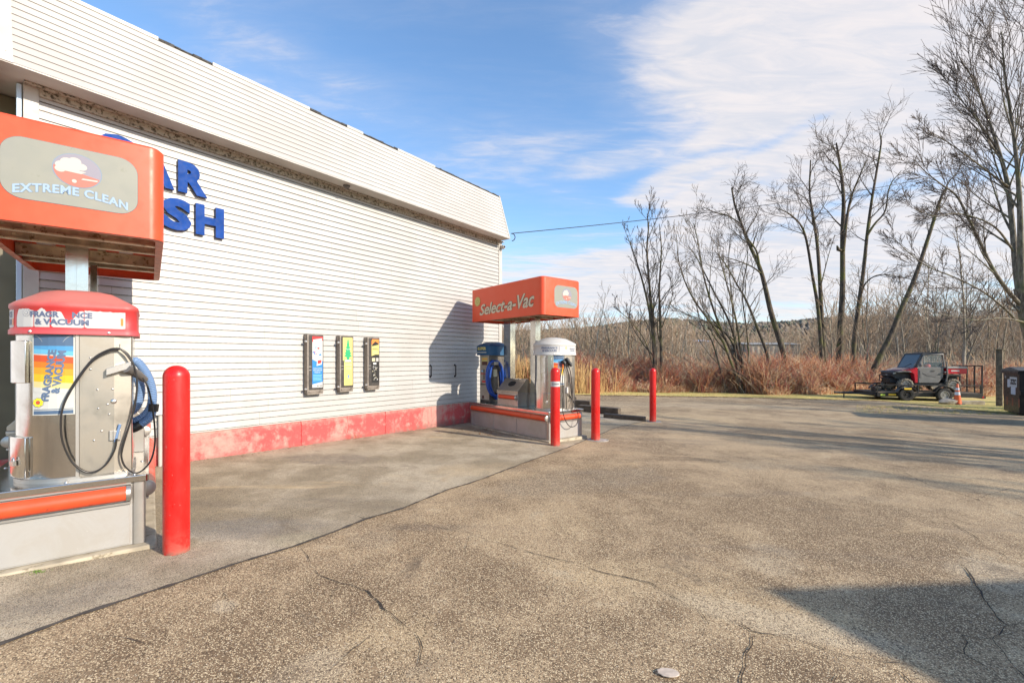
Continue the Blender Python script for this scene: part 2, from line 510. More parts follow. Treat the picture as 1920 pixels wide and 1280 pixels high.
# the asphalt lot
edge_px = [(1000, 738.5), (1080, 739.8), (1342, 743.5), (1640, 750.5), (1720, 755), (1780, 765), (1850, 771), (1905, 778)]
edge = [pg(*q) for q in edge_px]
def y_edge(x):
    if x <= edge[0].x: return edge[0].y
    if x >= edge[-1].x: return edge[-1].y
    for a, b in zip(edge, edge[1:]):
        if a.x <= x <= b.x: return a.y + (b.y - a.y) * (x - a.x) / (b.x - a.x)
xs = sorted(set([-60, -30, -20, -14, -9, -6, -4, -2, 10, 30, 45, 60] + [round(e.x, 3) for e in edge] + list(range(0, 26, 1))))
grid_sheet('asphalt_lot', xs, lambda x: -40, y_edge, 24, 0.0, asphalt, kind='structure')
def verge_far(x): return max(y_edge(x) + 3.0, 26.5 if x > 15.5 else 0) + .5 * math.sin(x * .7) + .3 * math.sin(x * 2.1)
xs2 = [x for x in np.arange(-10, 60, .5)]
grid_sheet('grass_verge', xs2, lambda x: y_edge(x) + .03 * math.sin(x * 5) + .05 * math.sin(x * 13.7), verge_far, 4, 0.006, verge_m, kind='structure')

# older, greyer asphalt apron along the wall, and the seam between the two
seam_px = [(-120, 1262), (0, 1208), (150, 1152), (317, 1098), (446, 1056), (550, 1025), (625, 998), (687, 973), (758, 952), (837, 919),
           (904, 898), (979, 869), (1046, 846), (1096, 826), (1128, 813), (1147, 804), (1166, 799), (1195, 792.5), (1210, 790)]
seam = [pg(*q) for q in seam_px]
L_ = 0.004
poly = [(p.x, p.y, gz(p.x, p.y) + L_) for p in seam]
for q in ((1.9, 15.6), (-8.9, 18), (-8.9, 1.0)): poly.append((q[0], q[1], gz(*q) + L_))
me = bpy.data.meshes.new('asphalt_apron'); me.from_pydata(poly, [], [tuple(range(len(poly)))]); me.update()
setp(link('asphalt_apron', me, old_asphalt), kind='structure')

rng = random.Random(4)
def ribbon(mb, pix, w0, jit, lift, taper=True, sub=7, fixed=None):
    P = [pg(*q) for q in pix] if fixed is None else fixed
    pts = []
    for a, b in zip(P, P[1:]):
        L = (b - a).length; n = max(2, min(30, int(L / .05)))
        for k in range(n): pts.append(a.lerp(b, k / n))
    pts.append(P[-1])
    off = 0; J = []; gap_ = 0
    for i, p in enumerate(pts):
        off = off * .75 + rng.gauss(0, jit); J.append(off)
    vs = []
    for i, p in enumerate(pts):
        t = (pts[min(i+1, len(pts)-1)] - pts[max(i-1, 0)]); t.z = 0; t.normalize(); nrm = Vector((-t.y, t.x, 0))
        e = 1.0
        if taper: e = min(1, 6 * i / len(pts) + .2, 6 * (len(pts) - 1 - i) / len(pts) + .2)
        gap_ = gap_ * .7 + rng.gauss(0, .30)
        w = w0 * e * rng.uniform(.35, 1.3) * (max(.34, min(1.1, .72 + gap_)) if taper else 1)
        c = p + nrm * J[i]
        for s in (1, -1):
            q = c + nrm * w * .5 * s; vs.append((q.x, q.y, gz(q.x, q.y) + lift))
    mb.add(vs, [(2*i, 2*i+1, 2*i+3, 2*i+2) for i in range(len(pts)-1)])
cb = MB()
cracks = [([(560,1025),(575,1040),(580,1062),(600,1078),(640,1095),(690,1110),(720,1140),(755,1165),(780,1185)], .016),
 ([(733,971),(783,980),(842,994),(883,1000),(912,1014),(950,1025),(1025,1045),(1090,1060),(1120,1072),(1175,1085),(1220,1095),(1260,1120),(1310,1145),(1360,1160),(1410,1185),(1485,1197),(1560,1220),(1625,1237),(1710,1250),(1810,1272),(1850,1300)], .012),
 ([(1407,1187),(1395,1225),(1395,1250),(1377,1290)], .016),
 ([(1802,1057),(1832,1090),(1845,1130),(1865,1155),(1890,1172),(1940,1168)], .020),
 ([(1890,1172),(1865,1200),(1885,1230),(1900,1250),(1930,1280)], .020),
 ([(1865,1200),(1805,1195),(1780,1180)], .014), ([(1805,1195),(1812,1228),(1870,1262)], .010),
 ([(1695,885),(1735,907),(1785,920),(1835,937),(1880,955),(1960,985)], .022), ([(1785,920),(1910,931)], .012),
 ([(1780,975),(1820,1000),(1850,1020)], .012), ([(1850,1020),(1920,1065)], .010), ([(1640,875),(1700,888)],.010),
 ([(1625,1218),(1640,1240),(1690,1262),(1720,1290)], .009), ([(1745,860),(1800,885),(1850,892)], .012),
 ([(878,1098),(880,1115)], .014), ([(800,1058),(745,1080)], .008), ([(655,962),(688,974)], .012), ([(540,1088),(552,1102)],.016),
 ([(1240,797),(1330,806),(1450,818)], .02), ([(1500,826),(1700,842),(1900,860)], .02), ([(760,1245),(740,1290)],.01),
 ([(700,1190),(640,1240),(590,1290)], .008), ([(883,1000),(870,1030),(880,1060)], .007), ([(1175,1085),(1200,1070),(1240,1068)], .007),
 ([(1310,1145),(1330,1170),(1325,1200)], .008), ([(640,1095),(620,1120),(630,1150)], .008), ([(1835,937),(1860,925),(1900,915)], .010), ([(1560,1220),(1570,1250),(1560,1285)], .008), ([(780,1185),(800,1215),(790,1250)], .009),
 ([(1025,1045),(1010,1070),(985,1085)], .006), ([(420,1110),(440,1140),(430,1180)], .007), ([(200,1190),(260,1200),(300,1230)], .008)]
for pix, w in cracks: ribbon(cb, pix, w * .62, .006, .007)
setp(cb.build('asphalt_cracks', crack_m), kind='structure')
sb = MB(); ribbon(sb, seam_px[:9], .040, .002, .0065, False); ribbon(sb, seam_px[8:], .030, .004, .0065, False)
sb2 = MB()
setp(sb.build('asphalt_seam', seam_m), kind='structure')

# ------------------------------------------------------------------ the car wash building
WN = Vector((.7981, -.6024, 0)); WD = Vector((.6024, .7981, 0))
WROT = math.atan2(WD.y, WD.x)
WO = WN * -7.77
def s_of(u, D=7.77):
    k = (u - 960) / F          # (-.798D + .6024 s) = k (.6024 D + .7981 s)
    return (k * .6024 * D + .798 * D) / (.6024 - k * .7981)
def z_of(u, v, D=7.77):
    s = s_of(u, D); y = .6024 * D + .7981 * s
    return EYE - (v - HZ) / F * y
S0, S1 = 0.74, 9.80
ZB, ZT = 0.465, 4.80
CO = .1016
def siding_fn(n):
    p = n.coord('Object'); x, y, z = n.sep(p)
    ph = n.m('FRACT', (z - ZB) * (1 / CO))
    a = n.noise(p, 1.2, 4, .6)
    c = n.mix(n.smooth(a, .35, .65), (.40, .388, .365), (.44, .43, .41))
    c = n.mix(n.smooth(n.noise(p, 7, 5, .7), .52, .8, 0, .2), c, (.36, .32, .27))
    row = n.m('FLOOR', (z - ZB) * (.5 / CO)); wn = n.node('ShaderNodeTexWhiteNoise', noise_dimensions='1D'); n.put(wn.inputs['W'], row)
    px_ = x * (1 / 3.66) + E(n, wn.outputs['Value']) * 7.0; pf = n.m('FRACT', px_)
    wn2 = n.node('ShaderNodeTexWhiteNoise', noise_dimensions='1D'); n.put(wn2.inputs['W'], n.m('FLOOR', px_) + row * 13.7)
    c = n.mix(E(n, wn2.outputs['Value']) * .16, c, (.33, .30, .26))
    c = n.mix(n.smooth(pf, .0016, .0006) * .7, c, (.12, .10, .08))
    low = n.smooth(ph, .13, .02)                               # mildew clinging to the lower lip of each course
    m1 = n.noise(n.mapping(p, scale=(1.2, 1.2, .4)), 24, 5, .75)
    hi = n.smooth(z, .8, 4.6, .0, .10)
    c = n.mix(low * n.smooth(m1 + hi, .42, .56, .55, 1.0), c, (.06, .05, .035))
    m2 = n.noise(p, 38, 4, .7)
    c = n.mix(n.smooth(m2 + hi * .55, .70, .76) * .8, c, (.16, .14, .10))
    return {'Base Color': c, 'Roughness': .45}
siding_m = mat('white_vinyl_siding', fn=siding_fn)
def mansard_fn(n):
    p = n.coord('Object'); a = n.noise(p, .9, 4, .6)
    c = n.mix(n.smooth(a, .35, .65), (.40, .375, .345), (.445, .425, .395))
    c = n.mix(n.smooth(n.noise(p, 40, 4, .7), .70, .78) * .5, c, (.2, .17, .14))
    return {'Base Color': c, 'Roughness': .5}
mansard_m = mat('roof_vinyl_siding', fn=mansard_fn)
trim_m = vary((.46, .44, .40), 3, .12, .5, dirt=(.16, .14, .10), name='trim', dirt_lo=.66, dirt_hi=.72, dscale=30)
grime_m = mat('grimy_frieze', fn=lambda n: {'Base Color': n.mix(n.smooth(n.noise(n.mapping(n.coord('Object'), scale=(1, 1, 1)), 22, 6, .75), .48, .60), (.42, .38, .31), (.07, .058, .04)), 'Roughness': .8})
def found_fn(n):
    p = n.coord('Object'); x, y, z = n.sep(p)
    a = n.noise(n.mapping(p, scale=(1, 1, .8)), 1.15, 6, .66, .6); b = n.noise(p, 7, 5, .7)
    c = n.mix(n.smooth(a * .7 + b * .3, .47, .60), (.56, .085, .080), (.52, .25, .21))
    c = n.mix(n.smooth(b, .50, .74, 0, .7), c, (.46, .34, .28))
    c = n.mix(n.smooth(n.noise(n.mapping(p, scale=(1, 1, .12)), 2.6, 4, .6), .60, .72, 0, .7), c, (.50, .05, .05))
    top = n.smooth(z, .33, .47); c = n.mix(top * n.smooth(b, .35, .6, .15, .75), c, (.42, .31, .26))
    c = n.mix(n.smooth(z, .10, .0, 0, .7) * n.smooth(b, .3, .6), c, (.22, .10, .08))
    return {'Base Color': c, 'Roughness': .9, 'Normal': n.bump(n.noise(p, 45, 4, .6) + b, .6, .01)}
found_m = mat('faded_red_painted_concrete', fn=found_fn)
dark_m = mat('dark_gap', (.02, .02, .02), .9)
shingle_m = vary((.06, .055, .05), 20, .5, .95, name='shingle')
panel_wm = vary((.60, .62, .66), 2, .1, .5, name='overhead_door_panel')
olive_m = vary((.16, .14, .09), 3, .2, .6, name='olive_jamb')

bld = thing('car_wash_building', 'long car wash with white lap siding, faded red base and white mansard roof', 'building', WO, WROT)
def lap(x0, x1, z0, z1, y_of, co, lip=.013):
    """lapped courses: each leans out towards its bottom edge"""
    mb = MB(); z = z0
    while z < z1 - 1e-4:
        zt = min(z + co, z1); ya, yb = y_of(z), y_of(zt)
        mb.quad((x0, ya - lip, z), (x1, ya - lip, z), (x1, yb - .001, zt), (x0, yb - .001, zt))
        mb.quad((x0, ya + .004, z), (x1, ya + .004, z), (x1, ya - lip, z), (x0, ya - lip, z))
        z = zt
    return mb
CB = .13
w = lap(S0 + CB, S1 - CB, ZB, ZT - .10, lambda z: 0.0, CO)
w.build('wall', siding_m, bld)
# shell behind the cladding, and the other walls
sh = MB(); sh.box(S0 + .02, S1 - .02, .02, 9.0, -.5, ZT + 1.0); sh.build('wall', trim_m, bld)
ends = MB()
for xx in (S0 - .001, S1 + .001):
    z = ZB
    while z < ZT:
        s_ = -1 if xx < 5 else 1
        ends.quad((xx + s_*.013, .15, z), (xx + s_*.013, 9, z), (xx + .001*s_, 9, z + CO), (xx + .001*s_, .15, z + CO))
        ends.quad((xx, .15, z), (xx, 9, z), (xx + s_*.013, 9, z), (xx + s_*.013, .15, z)); z += CO
ends.build('wall', siding_m, bld)
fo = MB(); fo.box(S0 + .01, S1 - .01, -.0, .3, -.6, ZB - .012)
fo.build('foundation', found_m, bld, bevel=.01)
for xa, xb in ((S0, S0 + CB), (S1 - CB, S1)):
    cbm = MB(); cbm.box(xa, xb, -.024, .10, ZB - .01, ZT - .002); cbm.build('corner_board', trim_m, bld, bevel=.004)
fq = random.Random(21)
for uu in (562, 722, 650, 880):
    fcb = MB(); ss = s_of(uu, 7.78); wv = .007 if uu in (562, 722) else .003; z_ = ZB - .02; L_v = []; R_v = []; ox = 0
    while z_ > -.05:
        ox += fq.gauss(0, .008); ww = wv * fq.uniform(.4, 1.4); L_v.append((ss + ox - ww, z_)); R_v.append((ss + ox + ww, z_)); z_ -= .03
    for i in range(len(L_v) - 1): fcb.add([(L_v[i][0], -.004, L_v[i][1]), (L_v[i+1][0], -.004, L_v[i+1][1]), (R_v[i+1][0], -.004, R_v[i+1][1]), (R_v[i][0], -.004, R_v[i][1])], [(0,1,2,3)])
    fcb.build('foundation_crack', mat('red_crack', (.33, .03, .03), .9), bld)
# small drip strip along the bottom of the siding
st = MB(); st.box(S0 + CB, S1 - CB, -.017, .0, ZB - .02, ZB - .002); st.build('starter_strip', trim_m, bld)
# mansard
OV = .40; XL, XR = .47, 9.66; ZM1 = 6.03; ZM0 = 4.80
def my(z): return -OV + (z - ZM0) / (ZM1 - ZM0) * .36
mm = lap(XL + .16, XR - .02, ZM0 + .01, ZM1 - .04, my, .0905, .012)
ro = mm.build('roof', mansard_m, bld)
rt = MB()
rt.hexa([(XL, my(ZM0) - .022, ZM0), (XL + .16, my(ZM0) - .022, ZM0), (XL + .16, my(ZM0) + .05, ZM0), (XL, my(ZM0) + .05, ZM0),
         (XL, my(ZM1) - .022, ZM1), (XL + .16, my(ZM1) - .022, ZM1), (XL + .16, my(ZM1) + .05, ZM1), (XL, my(ZM1) + .05, ZM1)])
rt.hexa([(XR - .03, my(ZM0) - .016, ZM0), (XR + .01, my(ZM0) - .016, ZM0), (XR + .01, my(ZM0) + .05, ZM0), (XR - .03, my(ZM0) + .05, ZM0),
         (XR - .03, my(ZM1) - .016, ZM1), (XR + .01, my(ZM1) - .016, ZM1), (XR + .01, my(ZM1) + .05, ZM1), (XR - .03, my(ZM1) + .05, ZM1)])
rt.build_each('roof_trim', trim_m, ro)
# top flashing, broken away along a few stretches that show the dark edge beneath
fl = MB(); dk = MB(); rr = random.Random(3)
cuts = [(s_of(296, 7.73), s_of(398, 7.73)), (s_of(580, 7.73), s_of(650, 7.73)), (s_of(680, 7.73), s_of(745, 7.73)), (s_of(815, 7.73), s_of(938, 7.73))]
x = XL
for a, b in cuts + [(XR + .01, XR + .01)]:
    if a > x: fl.box(x, a, my(ZM1) - .022, .12, ZM1 - .045, ZM1 + .006)
    k = a
    while k < b - .01:
        k2 = min(b, k + rr.uniform(.05, .16)); dk.box(k, k2 - .004, my(ZM1) - .012 - rr.uniform(0, .008), .12, ZM1 - .038 + rr.uniform(0, .012), ZM1 - .004 + rr.uniform(-.012, .008)); k = k2
    x = b
fl.build_each('roof_flashing', trim_m, ro); dk.build_each('shingle_edge', shingle_m, ro)
rb = MB(); rb.hexa([(XL + .01, my(ZM0) + .02, ZM0 + .01), (XR - .01, my(ZM0) + .02, ZM0 + .01), (XR - .01, 9.3, ZM0 + .01), (XL + .01, 9.3, ZM0 + .01),
                    (XL + .01, my(ZM1) + .02, ZM1 - .01), (XR - .01, my(ZM1) + .02, ZM1 - .01), (XR - .01, 9.0, ZM1 - .01), (XL + .01, 9.0, ZM1 - .01)])
rb.build('roof_deck', shingle_m, ro)
so = MB(); so.box(XL, XR, -OV - .012, -.11, ZM0 - .012, ZM0 + .004); so.box(XL, S0, -.11, 9.2, ZM0 - .012, ZM0 + .004)
so.build('soffit', trim_m, bld)
fz = MB(); fz.box(S0 + CB, S1 - CB, -.035, .01, ZT - .115, ZT - .013); fz.box(S0, S1, -.112, -.036, ZT - .032, ZT - .014)
fz.build_each('frieze_board', grime_m, bld)
# recessed bay to the left of the corner: grey panelled wall, olive jamb, red base
wg = MB(); wg.box(-9, .12, .55, .75, .32, ZT - .03)
wg.build('bay_wall', panel_wm, bld)
jb = MB(); jb.box(.121, S0 - .003, .50, .70, .32, ZT - .03); jb.build('bay_jamb', olive_m, bld)
jf = MB(); jf.box(-9, S0 - .05, .47, .78, -.4, .318); jf.build('foundation', found_m, bld)
bt = MB(); bt.box(S0 - .05, S0 - .012, -.01, .05, .3, ZT - .04); bt.build('door_seal', mat('pale_blue_strip', (.45, .60, .75), .5), bld)
bs = MB(); bs.box(-9, XL - .004, -.34, .9, ZT - .16, ZT + .6); bs.build('bay_header', vary((.42, .41, .39), 2, .2, .6, dirt=(.15,.13,.1), name='bay_header', dirt_lo=.6, dirt_hi=.7), bld)

# raised letters
letter_m = vary((.010, .055, .25), 6, .2, .65, name='blue_letter')
letter_m.node_tree.nodes['Principled BSDF'].inputs['Specular IOR Level'].default_value = .15
lside_m = mat('dark_letter_edge', (.012, .03, .10), .5)
def letter(ch, u0, u1, vt_u, vt, h, label, w=None, dz=0):
    s0 = s_of(u0, 7.73); s1 = s_of(u1, 7.73)
    z1 = z_of(vt_u, vt, 7.73) + dz
    me = text_mesh(ch, w or (s1 - s0), h, extrude=.022, offset=.055)
    up_face(me, 0, 0, 0)
    mb = MB(); join_mb(mb, me)
    for i, f_ in enumerate(mb.f):
        a, b, c_ = [Vector(mb.v[k]) for k in f_[:3]]
        nrm = (b - a).cross(c_ - a)
        mb.mi[i] = 0 if abs(nrm.y) > 1e-9 and abs(nrm.normalized().y) > .9 else 1
    p = WO + WD * s0 + WN * .045
    o = link('sign_letter', mb.mesh('sign_letter'), [letter_m, lside_m]); o.location = (p.x, p.y, z1 - h); o.rotation_euler = (0, 0, WROT)
    setp(o, label, 'letter', 'raised blue letters on the siding')
sR0 = s_of(333, 7.73)
wl = s_of(388, 7.73) - s_of(333, 7.73)
LH = .455
zc = z_of(334, 300, 7.73)
def u_of(s, D=7.73):
    X = -.798 * D + .6024 * s; Y = .6024 * D + .7981 * s
    return 960 + F * X / Y
pit = wl * 1.17
for ch, k, lab in (('C', -2.12, 'blue raised letter C, only its top arc above the near orange sign'), ('A', -1.06, 'blue raised letter A, its right leg beside the near orange sign'), ('R', 0, 'blue raised letter R at the end of the upper word')):
    letter(ch, u_of(sR0 + k * pit) + (2 if ch == 'C' else 0), u_of(sR0 + k * pit + wl * (1.12 if ch != 'R' else 1)), 334, 300 if ch != 'C' else 295, LH if ch != 'C' else LH + .03, lab, dz=.05 if ch == 'C' else 0)
sH0 = s_of(366, 7.73); wh = s_of(419, 7.73) - sH0
sS0 = s_of(303, 7.73); ws = s_of(358, 7.73) - sS0
letter('S', 303, 358, 366, 381, LH, 'blue raised letter S beside the last letter of the lower word')
letter('H', 366, 419, 366, 381, LH, 'blue raised letter H at the end of the lower word')
letter('W', u_of(sS0 - 2.5 * pit), u_of(sS0 - 1.25 * pit), 366, 381, LH, 'blue raised letter W starting the lower word, behind the orange sign')
letter('A', u_of(sS0 - 1.15 * pit), u_of(sS0 - .12 * pit), 366, 381, LH, 'blue raised letter A of the lower word, hidden behind the orange sign')

# ------------------------------------------------------------------ things on the wall
box_m = vary((.30, .26, .22), 12, .3, .5, metal=.6, name='dispenser_metal', dirt=(.10, .08, .06))
box_dark = vary((.055, .048, .042), 14, .3, .45, name='dispenser_face')
steel_small = mat('small_steel', (.6, .58, .55), .35, .9)
WHITE = mat('print_white', (.52, .52, .50), .5); RED = mat('print_red', (.62, .03, .03), .45)
BLUE = mat('print_blue', (.02, .20, .55), .45); NAVY = mat('print_navy', (.035, .07, .15), .45)
YEL = mat('print_yellow', (.58, .50, .16), .5); GREEN = mat('print_green', (.02, .36, .14), .45)
BLACK = mat('print_black', (.015, .014, .013), .5); ORANGE = mat('print_orange', (.75, .22, .04), .45)
CREAM = mat('print_cream', (.52, .46, .30), .5); LBLUE = mat('print_light_blue', (.25, .55, .80), .45); GREY = mat('print_grey', (.42, .40, .37), .5)
def flatp(mb, poly, y, m):
    mb.m = m; k = mb.M
    mb.add([(a, y, b) for a, b in poly], [tuple(range(len(poly)))]); mb.m = 0
def rect(x0, x1, z0, z1): return [(x0, z0), (x1, z0), (x1, z1), (x0, z1)]
def dispenser(u0, u1, vt, vb, which, label):
    D = 7.77 - .13
    s0, s1 = s_of(u0, D), s_of(u1, D); z1, z0 = z_of(u0, vt, D), z_of(u0, vb, D)
    p = WO + WD * s0
    t = thing('vending_dispenser', label, 'dispenser', (p.x, p.y, z0), WROT, 'coin dispensers fixed to the siding')
    w_, h_ = s1 - s0, z1 - z0
    b = MB(); b.box(0, w_, -.12, -.004, .03, h_); b.box(.0, .028, -.134, -.12, .03, h_ - .005); b.build('cabinet', box_m, t, bevel=.004)
    f_ = MB(); f_.box(.03, w_ - .006, -.130, -.1205, .085, h_ - .012); f_.build('face', box_dark, t, bevel=.003)
    tr = MB(); tr.box(.01, w_ - .01, -.125, -.02, .0, .029); tr.box(.035, w_ - .02, -.1345, -.13, .035, .062); tr.build('tray', box_m, t, bevel=.004)
    lk = MB()
    for zz in (h_ - .13, .10): lk.lathe([(.018, 0), (.018, -.03), (.012, -.034)], (-.018, -.10, zz), 12, 'y')
    for zz in (h_ * .46, h_ * .40): lk.box(.03, .075, -.137, -.131, zz, zz + .008)
    lk.build_each('lock', steel_small, t)
    # printed card
    c = MB(); mats_ = [WHITE, RED, BLUE, YEL, GREEN, BLACK, ORANGE, CREAM, LBLUE, GREY]
    x0, x1, za, zb = .095, w_ - .022, .12, h_ - .035; W_ = x1 - x0; H_ = zb - za
    Y0, Y1, Y2, Y3 = -.1315, -.1325, -.1335, -.1345
    if which == 0:
        flatp(c, rect(x0, x1, za, zb), Y0, 0); flatp(c, [(x0, zb - .10), (x1, zb - .07), (x1, zb), (x0, zb)], Y1, 1)
        flatp(c, [(x0, za + .06), (x1, za + .10), (x1, za + H_ * .52), (x0 + W_ * .5, za + H_ * .50), (x0, za + H_ * .55)], Y1, 2)
        flatp(c, [(x0 + .01, zb - .06), (x1 - .01, zb - .03), (x1 - .02, zb - .09), (x0 + .03, zb - .13)], Y2, 0)
        q = random.Random(5)
        for k in range(11):
            cx = x0 + W_ * q.uniform(.15, .85); cz = za + H_ * q.uniform(.56, .84); r_ = q.uniform(.008, .022)
            a = q.uniform(0, 3)
            flatp(c, [(cx + r_ * math.cos(a + i * 1.57) * 1.4, cz + r_ * math.sin(a + i * 1.57)) for i in range(4)], Y2 - .0005 * (k % 3), q.choice([1, 2, 8, 9, 1]))
        flatp(c, [(x0 + W_*.4, za + H_*.42), (x0 + W_*.9, za + H_*.45), (x0 + W_*.95, za + H_*.56), (x0 + W_*.45, za + H_*.55)], Y3, 0)
        flatp(c, [(x0 + W_*.5, za + H_*.46), (x0 + W_*.85, za + H_*.48), (x0 + W_*.88, za + H_*.54), (x0 + W_*.52, za + H_*.53)], Y3 - .001, 1)
        for i, (tx, zz, hh) in enumerate((('Automotive', .365, .022), ('Windshield', .325, .022), ('Cleaner', .285, .022))):
            join_mb(c, up_face(text_mesh(tx, W_ * (.86 if i < 2 else .6), hh, offset=.02), x0 + W_ * (.07 if i < 2 else .2), Y2, za + H_ * zz), 0)
        for i in range(5): flatp(c, rect(x0 + .012, x1 - .012 - .01 * (i % 2), za + H_ * (.24 - .026 * i), za + H_ * (.248 - .026 * i)), Y2, 8)
        join_mb(c, up_face(text_mesh('$1.00', W_ * .5, .026, offset=.02), x0 + W_ * .45, Y2, za + .015), 5)
    elif which == 1:
        flatp(c, rrect(x0 - .03, x1, za + H_ * .52, zb + .005, .008, 2), Y0, 3); flatp(c, rrect(x0 - .005, x1, za, za + H_ * .6, .008, 2), Y1, 3)
        cx = (x0 - .02 + x1) / 2; tz = zb - .02; tree = []
        for i in range(6):
            wv = W_ * (.10 + .075 * i); zz = tz - .055 * i
            tree += [(wv * .55, zz - .02), (wv, zz - .055)]
        tree = [(0, tz)] + tree + [(W_ * .18, tree[-1][1] - .02), (W_ * .15, tree[-1][1] - .06)]
        flatp(c, [(cx + a, b_) for a, b_ in tree] + [(cx - a, b_) for a, b_ in tree[::-1][:-1]], Y2, 4)
        bz = tree[-1][1]; flatp(c, rect(cx - W_*.42, cx + W_*.42, bz - .055, bz), Y2, 4); flatp(c, rect(cx - W_*.36, cx + W_*.36, bz - .047, bz - .008), Y3, 0)
        join_mb(c, up_face(text_mesh('LITTLE TREES', W_ * .7, .020, offset=.02), cx - W_ * .35, Y3, tz - .21), 0)
        for i in range(2): flatp(c, rect(x0 + W_*.1, x1 - W_*.1, za + H_*(.48 - .06*i), za + H_*(.505 - .06*i)), Y2, 7)
        for i in range(3): flatp(c, rect(x0 + W_*.2, x1 - W_*.15, za + H_*(.375 - .02*i), za + H_*(.381 - .02*i)), Y2, 9)
        dp = [(0, .05), (.018, .0), (.014, -.022), (0, -.032), (-.014, -.022), (-.018, 0)]
        flatp(c, [(cx + .01 + a, za + H_ * .18 + b_) for a, b_ in dp], Y2, 2); flatp(c, [(cx + .01 + a * .5, za + H_ * .17 + b_ * .5) for a, b_ in dp], Y3, 9)
    else:
        flatp(c, rect(x0, x1, za + .02, zb), Y0, 5)
        flatp(c, [(x0, zb - H_ * .38), (x0 + W_ * .5, zb - H_ * .345), (x1, zb - H_ * .345), (x1, zb), (x0 + .015, zb), (x0, zb - .03)], Y1, 3)
        flatp(c, [(x0, zb - H_ * .12), (x1, zb - H_ * .09), (x1, zb), (x0 + .015, zb), (x0, zb - .03)], Y2, 6)
        flatp(c, [(x0 + .01, zb - H_ * .16), (x1 - .01, zb - H_ * .12), (x1 - .012, zb - H_ * .09), (x0 + W_ * .5, zb - H_ * .05), (x0 + .012, zb - H_ * .12)], Y3, 5)
        join_mb(c, up_face(text_mesh('ORIGINAL', W_ * .85, .022, offset=.02, shear=.2), x0 + W_ * .07, Y2, zb - H_ * .235), 5)
        for i in range(3): flatp(c, rect(x0 + W_*.2, x1 - W_*.1, zb - H_*(.275 + .022*i), zb - H_*(.27 + .022*i)), Y2, 9)
        flatp(c, rect(x0 + .01, x0 + W_ * .48, za + H_ * .50, za + H_ * .58), Y1, 7); flatp(c, rect(x0 + W_ * .6, x1 - .008, za + H_ * .50, za + H_ * .58), Y1, 9)
        flatp(c, rect(x0 + W_ * .22, x0 + W_ * .65, za + H_ * .43, za + H_ * .475), Y1, 0)
        q = random.Random(8)
        for k in range(34):
            cx_ = x0 + W_ * q.uniform(.15, .8); cz = za + H_ * q.uniform(.09, .40); r_ = q.uniform(.003, .012); a = q.uniform(0, 3)
            flatp(c, [(cx_ + r_ * math.cos(a + i * 1.57) * 1.5, cz + r_ * math.sin(a + i * 1.57)) for i in range(4)], Y2 - .0004 * (k % 4), q.choice([0, 9, 9, 7]))
    c.build('printed_card', mats_, t)
dispenser(576, 607, 626, 740, 0, 'wall dispenser with the red, white and blue windshield cleaner card')
dispenser(637, 663, 629, 735, 1, 'wall dispenser with the yellow card and green tree, between two others')
dispenser(689, 712, 632, 731, 2, 'wall dispenser with the black card topped in orange and yellow')

for u, v0, v1, lab in ((806, 685, 706, 'thin dark hanger bar on sunlit siding, left of the wall shadow'), (852, 684, 705, 'thin dark hanger bar inside the shadow on the siding')):
    s_ = s_of(u); za, zb = z_of(u, v1), z_of(u, v0); p = WO + WD * s_
    hb = MB(); hb.tube([(0, -.012, 0), (0, -.05, .01), (0, -.05, zb - za - .01), (0, -.012, zb - za)], .011, 8); hb.box(-.02, .02, -.02, -.001, -.02, .02); hb.box(-.02, .02, -.02, -.001, zb - za - .02, zb - za + .02)
    o = hb.build('hanger_bar', mat('black_iron', (.03, .028, .026), .5, .5)); o.location = (p.x, p.y, za); o.rotation_euler = (0, 0, WROT)
    setp(o, lab, 'hanger', 'hanger bars on the siding')
# tiny vent on the siding by the near sign and a soffit light
p = WO + WD * s_of(938) + WN * .0
cm = thing('security_camera', 'small white round security camera under the roof at the far corner', 'camera', (p.x, p.y, z_of(938, 463)), WROT)
b = MB(); b.lathe([(.04, 0), (.045, -.03), (.02, -.05)], (0, -.01, .0), 14, 'y'); b.build('mount', trim_m, cm, smooth=40)
b = MB(); b.lathe([(.005, -.16), (.045, -.15), (.055, -.11), (.05, -.06), (.02, -.04)], (.0, 0, -.02), 16, 'y'); b.build('housing', trim_m, cm, smooth=60)
b = MB(); b.lathe([(.001, -.164), (.026, -.162), (.03, -.155)], (.0, 0, -.02), 14, 'y'); b.build('lens', mat('black_glass', (.01, .01, .01), .08), cm, smooth=60)
p = WO + WD * s_of(650, 7.5) + WN * .27
fl_ = thing('soffit_light', 'small round dome light under the roof overhang, mid wall', 'light fixture', (p.x, p.y, ZM0 - .012), WROT)
b = MB(); b.lathe([(.001, -.07), (.04, -.065), (.06, -.03), (.065, 0)], sides=18); b.build('dome', mat('smoked_dome', (.08, .07, .06), .2), fl_, smooth=60)
b = MB(); b.lathe([(.075, -.014), (.08, 0)], sides=18); b.build('base_ring', trim_m, fl_)
# meter box with conduit behind the near hose
s_ = s_of(298); p = WO + WD * s_
eb = thing('electrical_box', 'grey electrical box with white conduit on the siding behind the near hose', 'electrical box', (p.x, p.y, z_of(298, 776)), WROT)
b = MB(); b.box(-.07, .07, -.10, -.014, 0, .27); b.build('box', vary((.52, .54, .54), 4, .1, .45, name='grey_box'), eb, bevel=.006)
b = MB(); b.box(-.08, .08, -.108, -.1005, -.004, .274); b.build('cover', MATS['grey_box'] if 'grey_box' in MATS else trim_m, eb, bevel=.004)
b = MB(); b.cyl((.0, -.055, -.002), (.0, -.055, -.75), .024, 12); b.build('conduit', trim_m, eb, smooth=40)
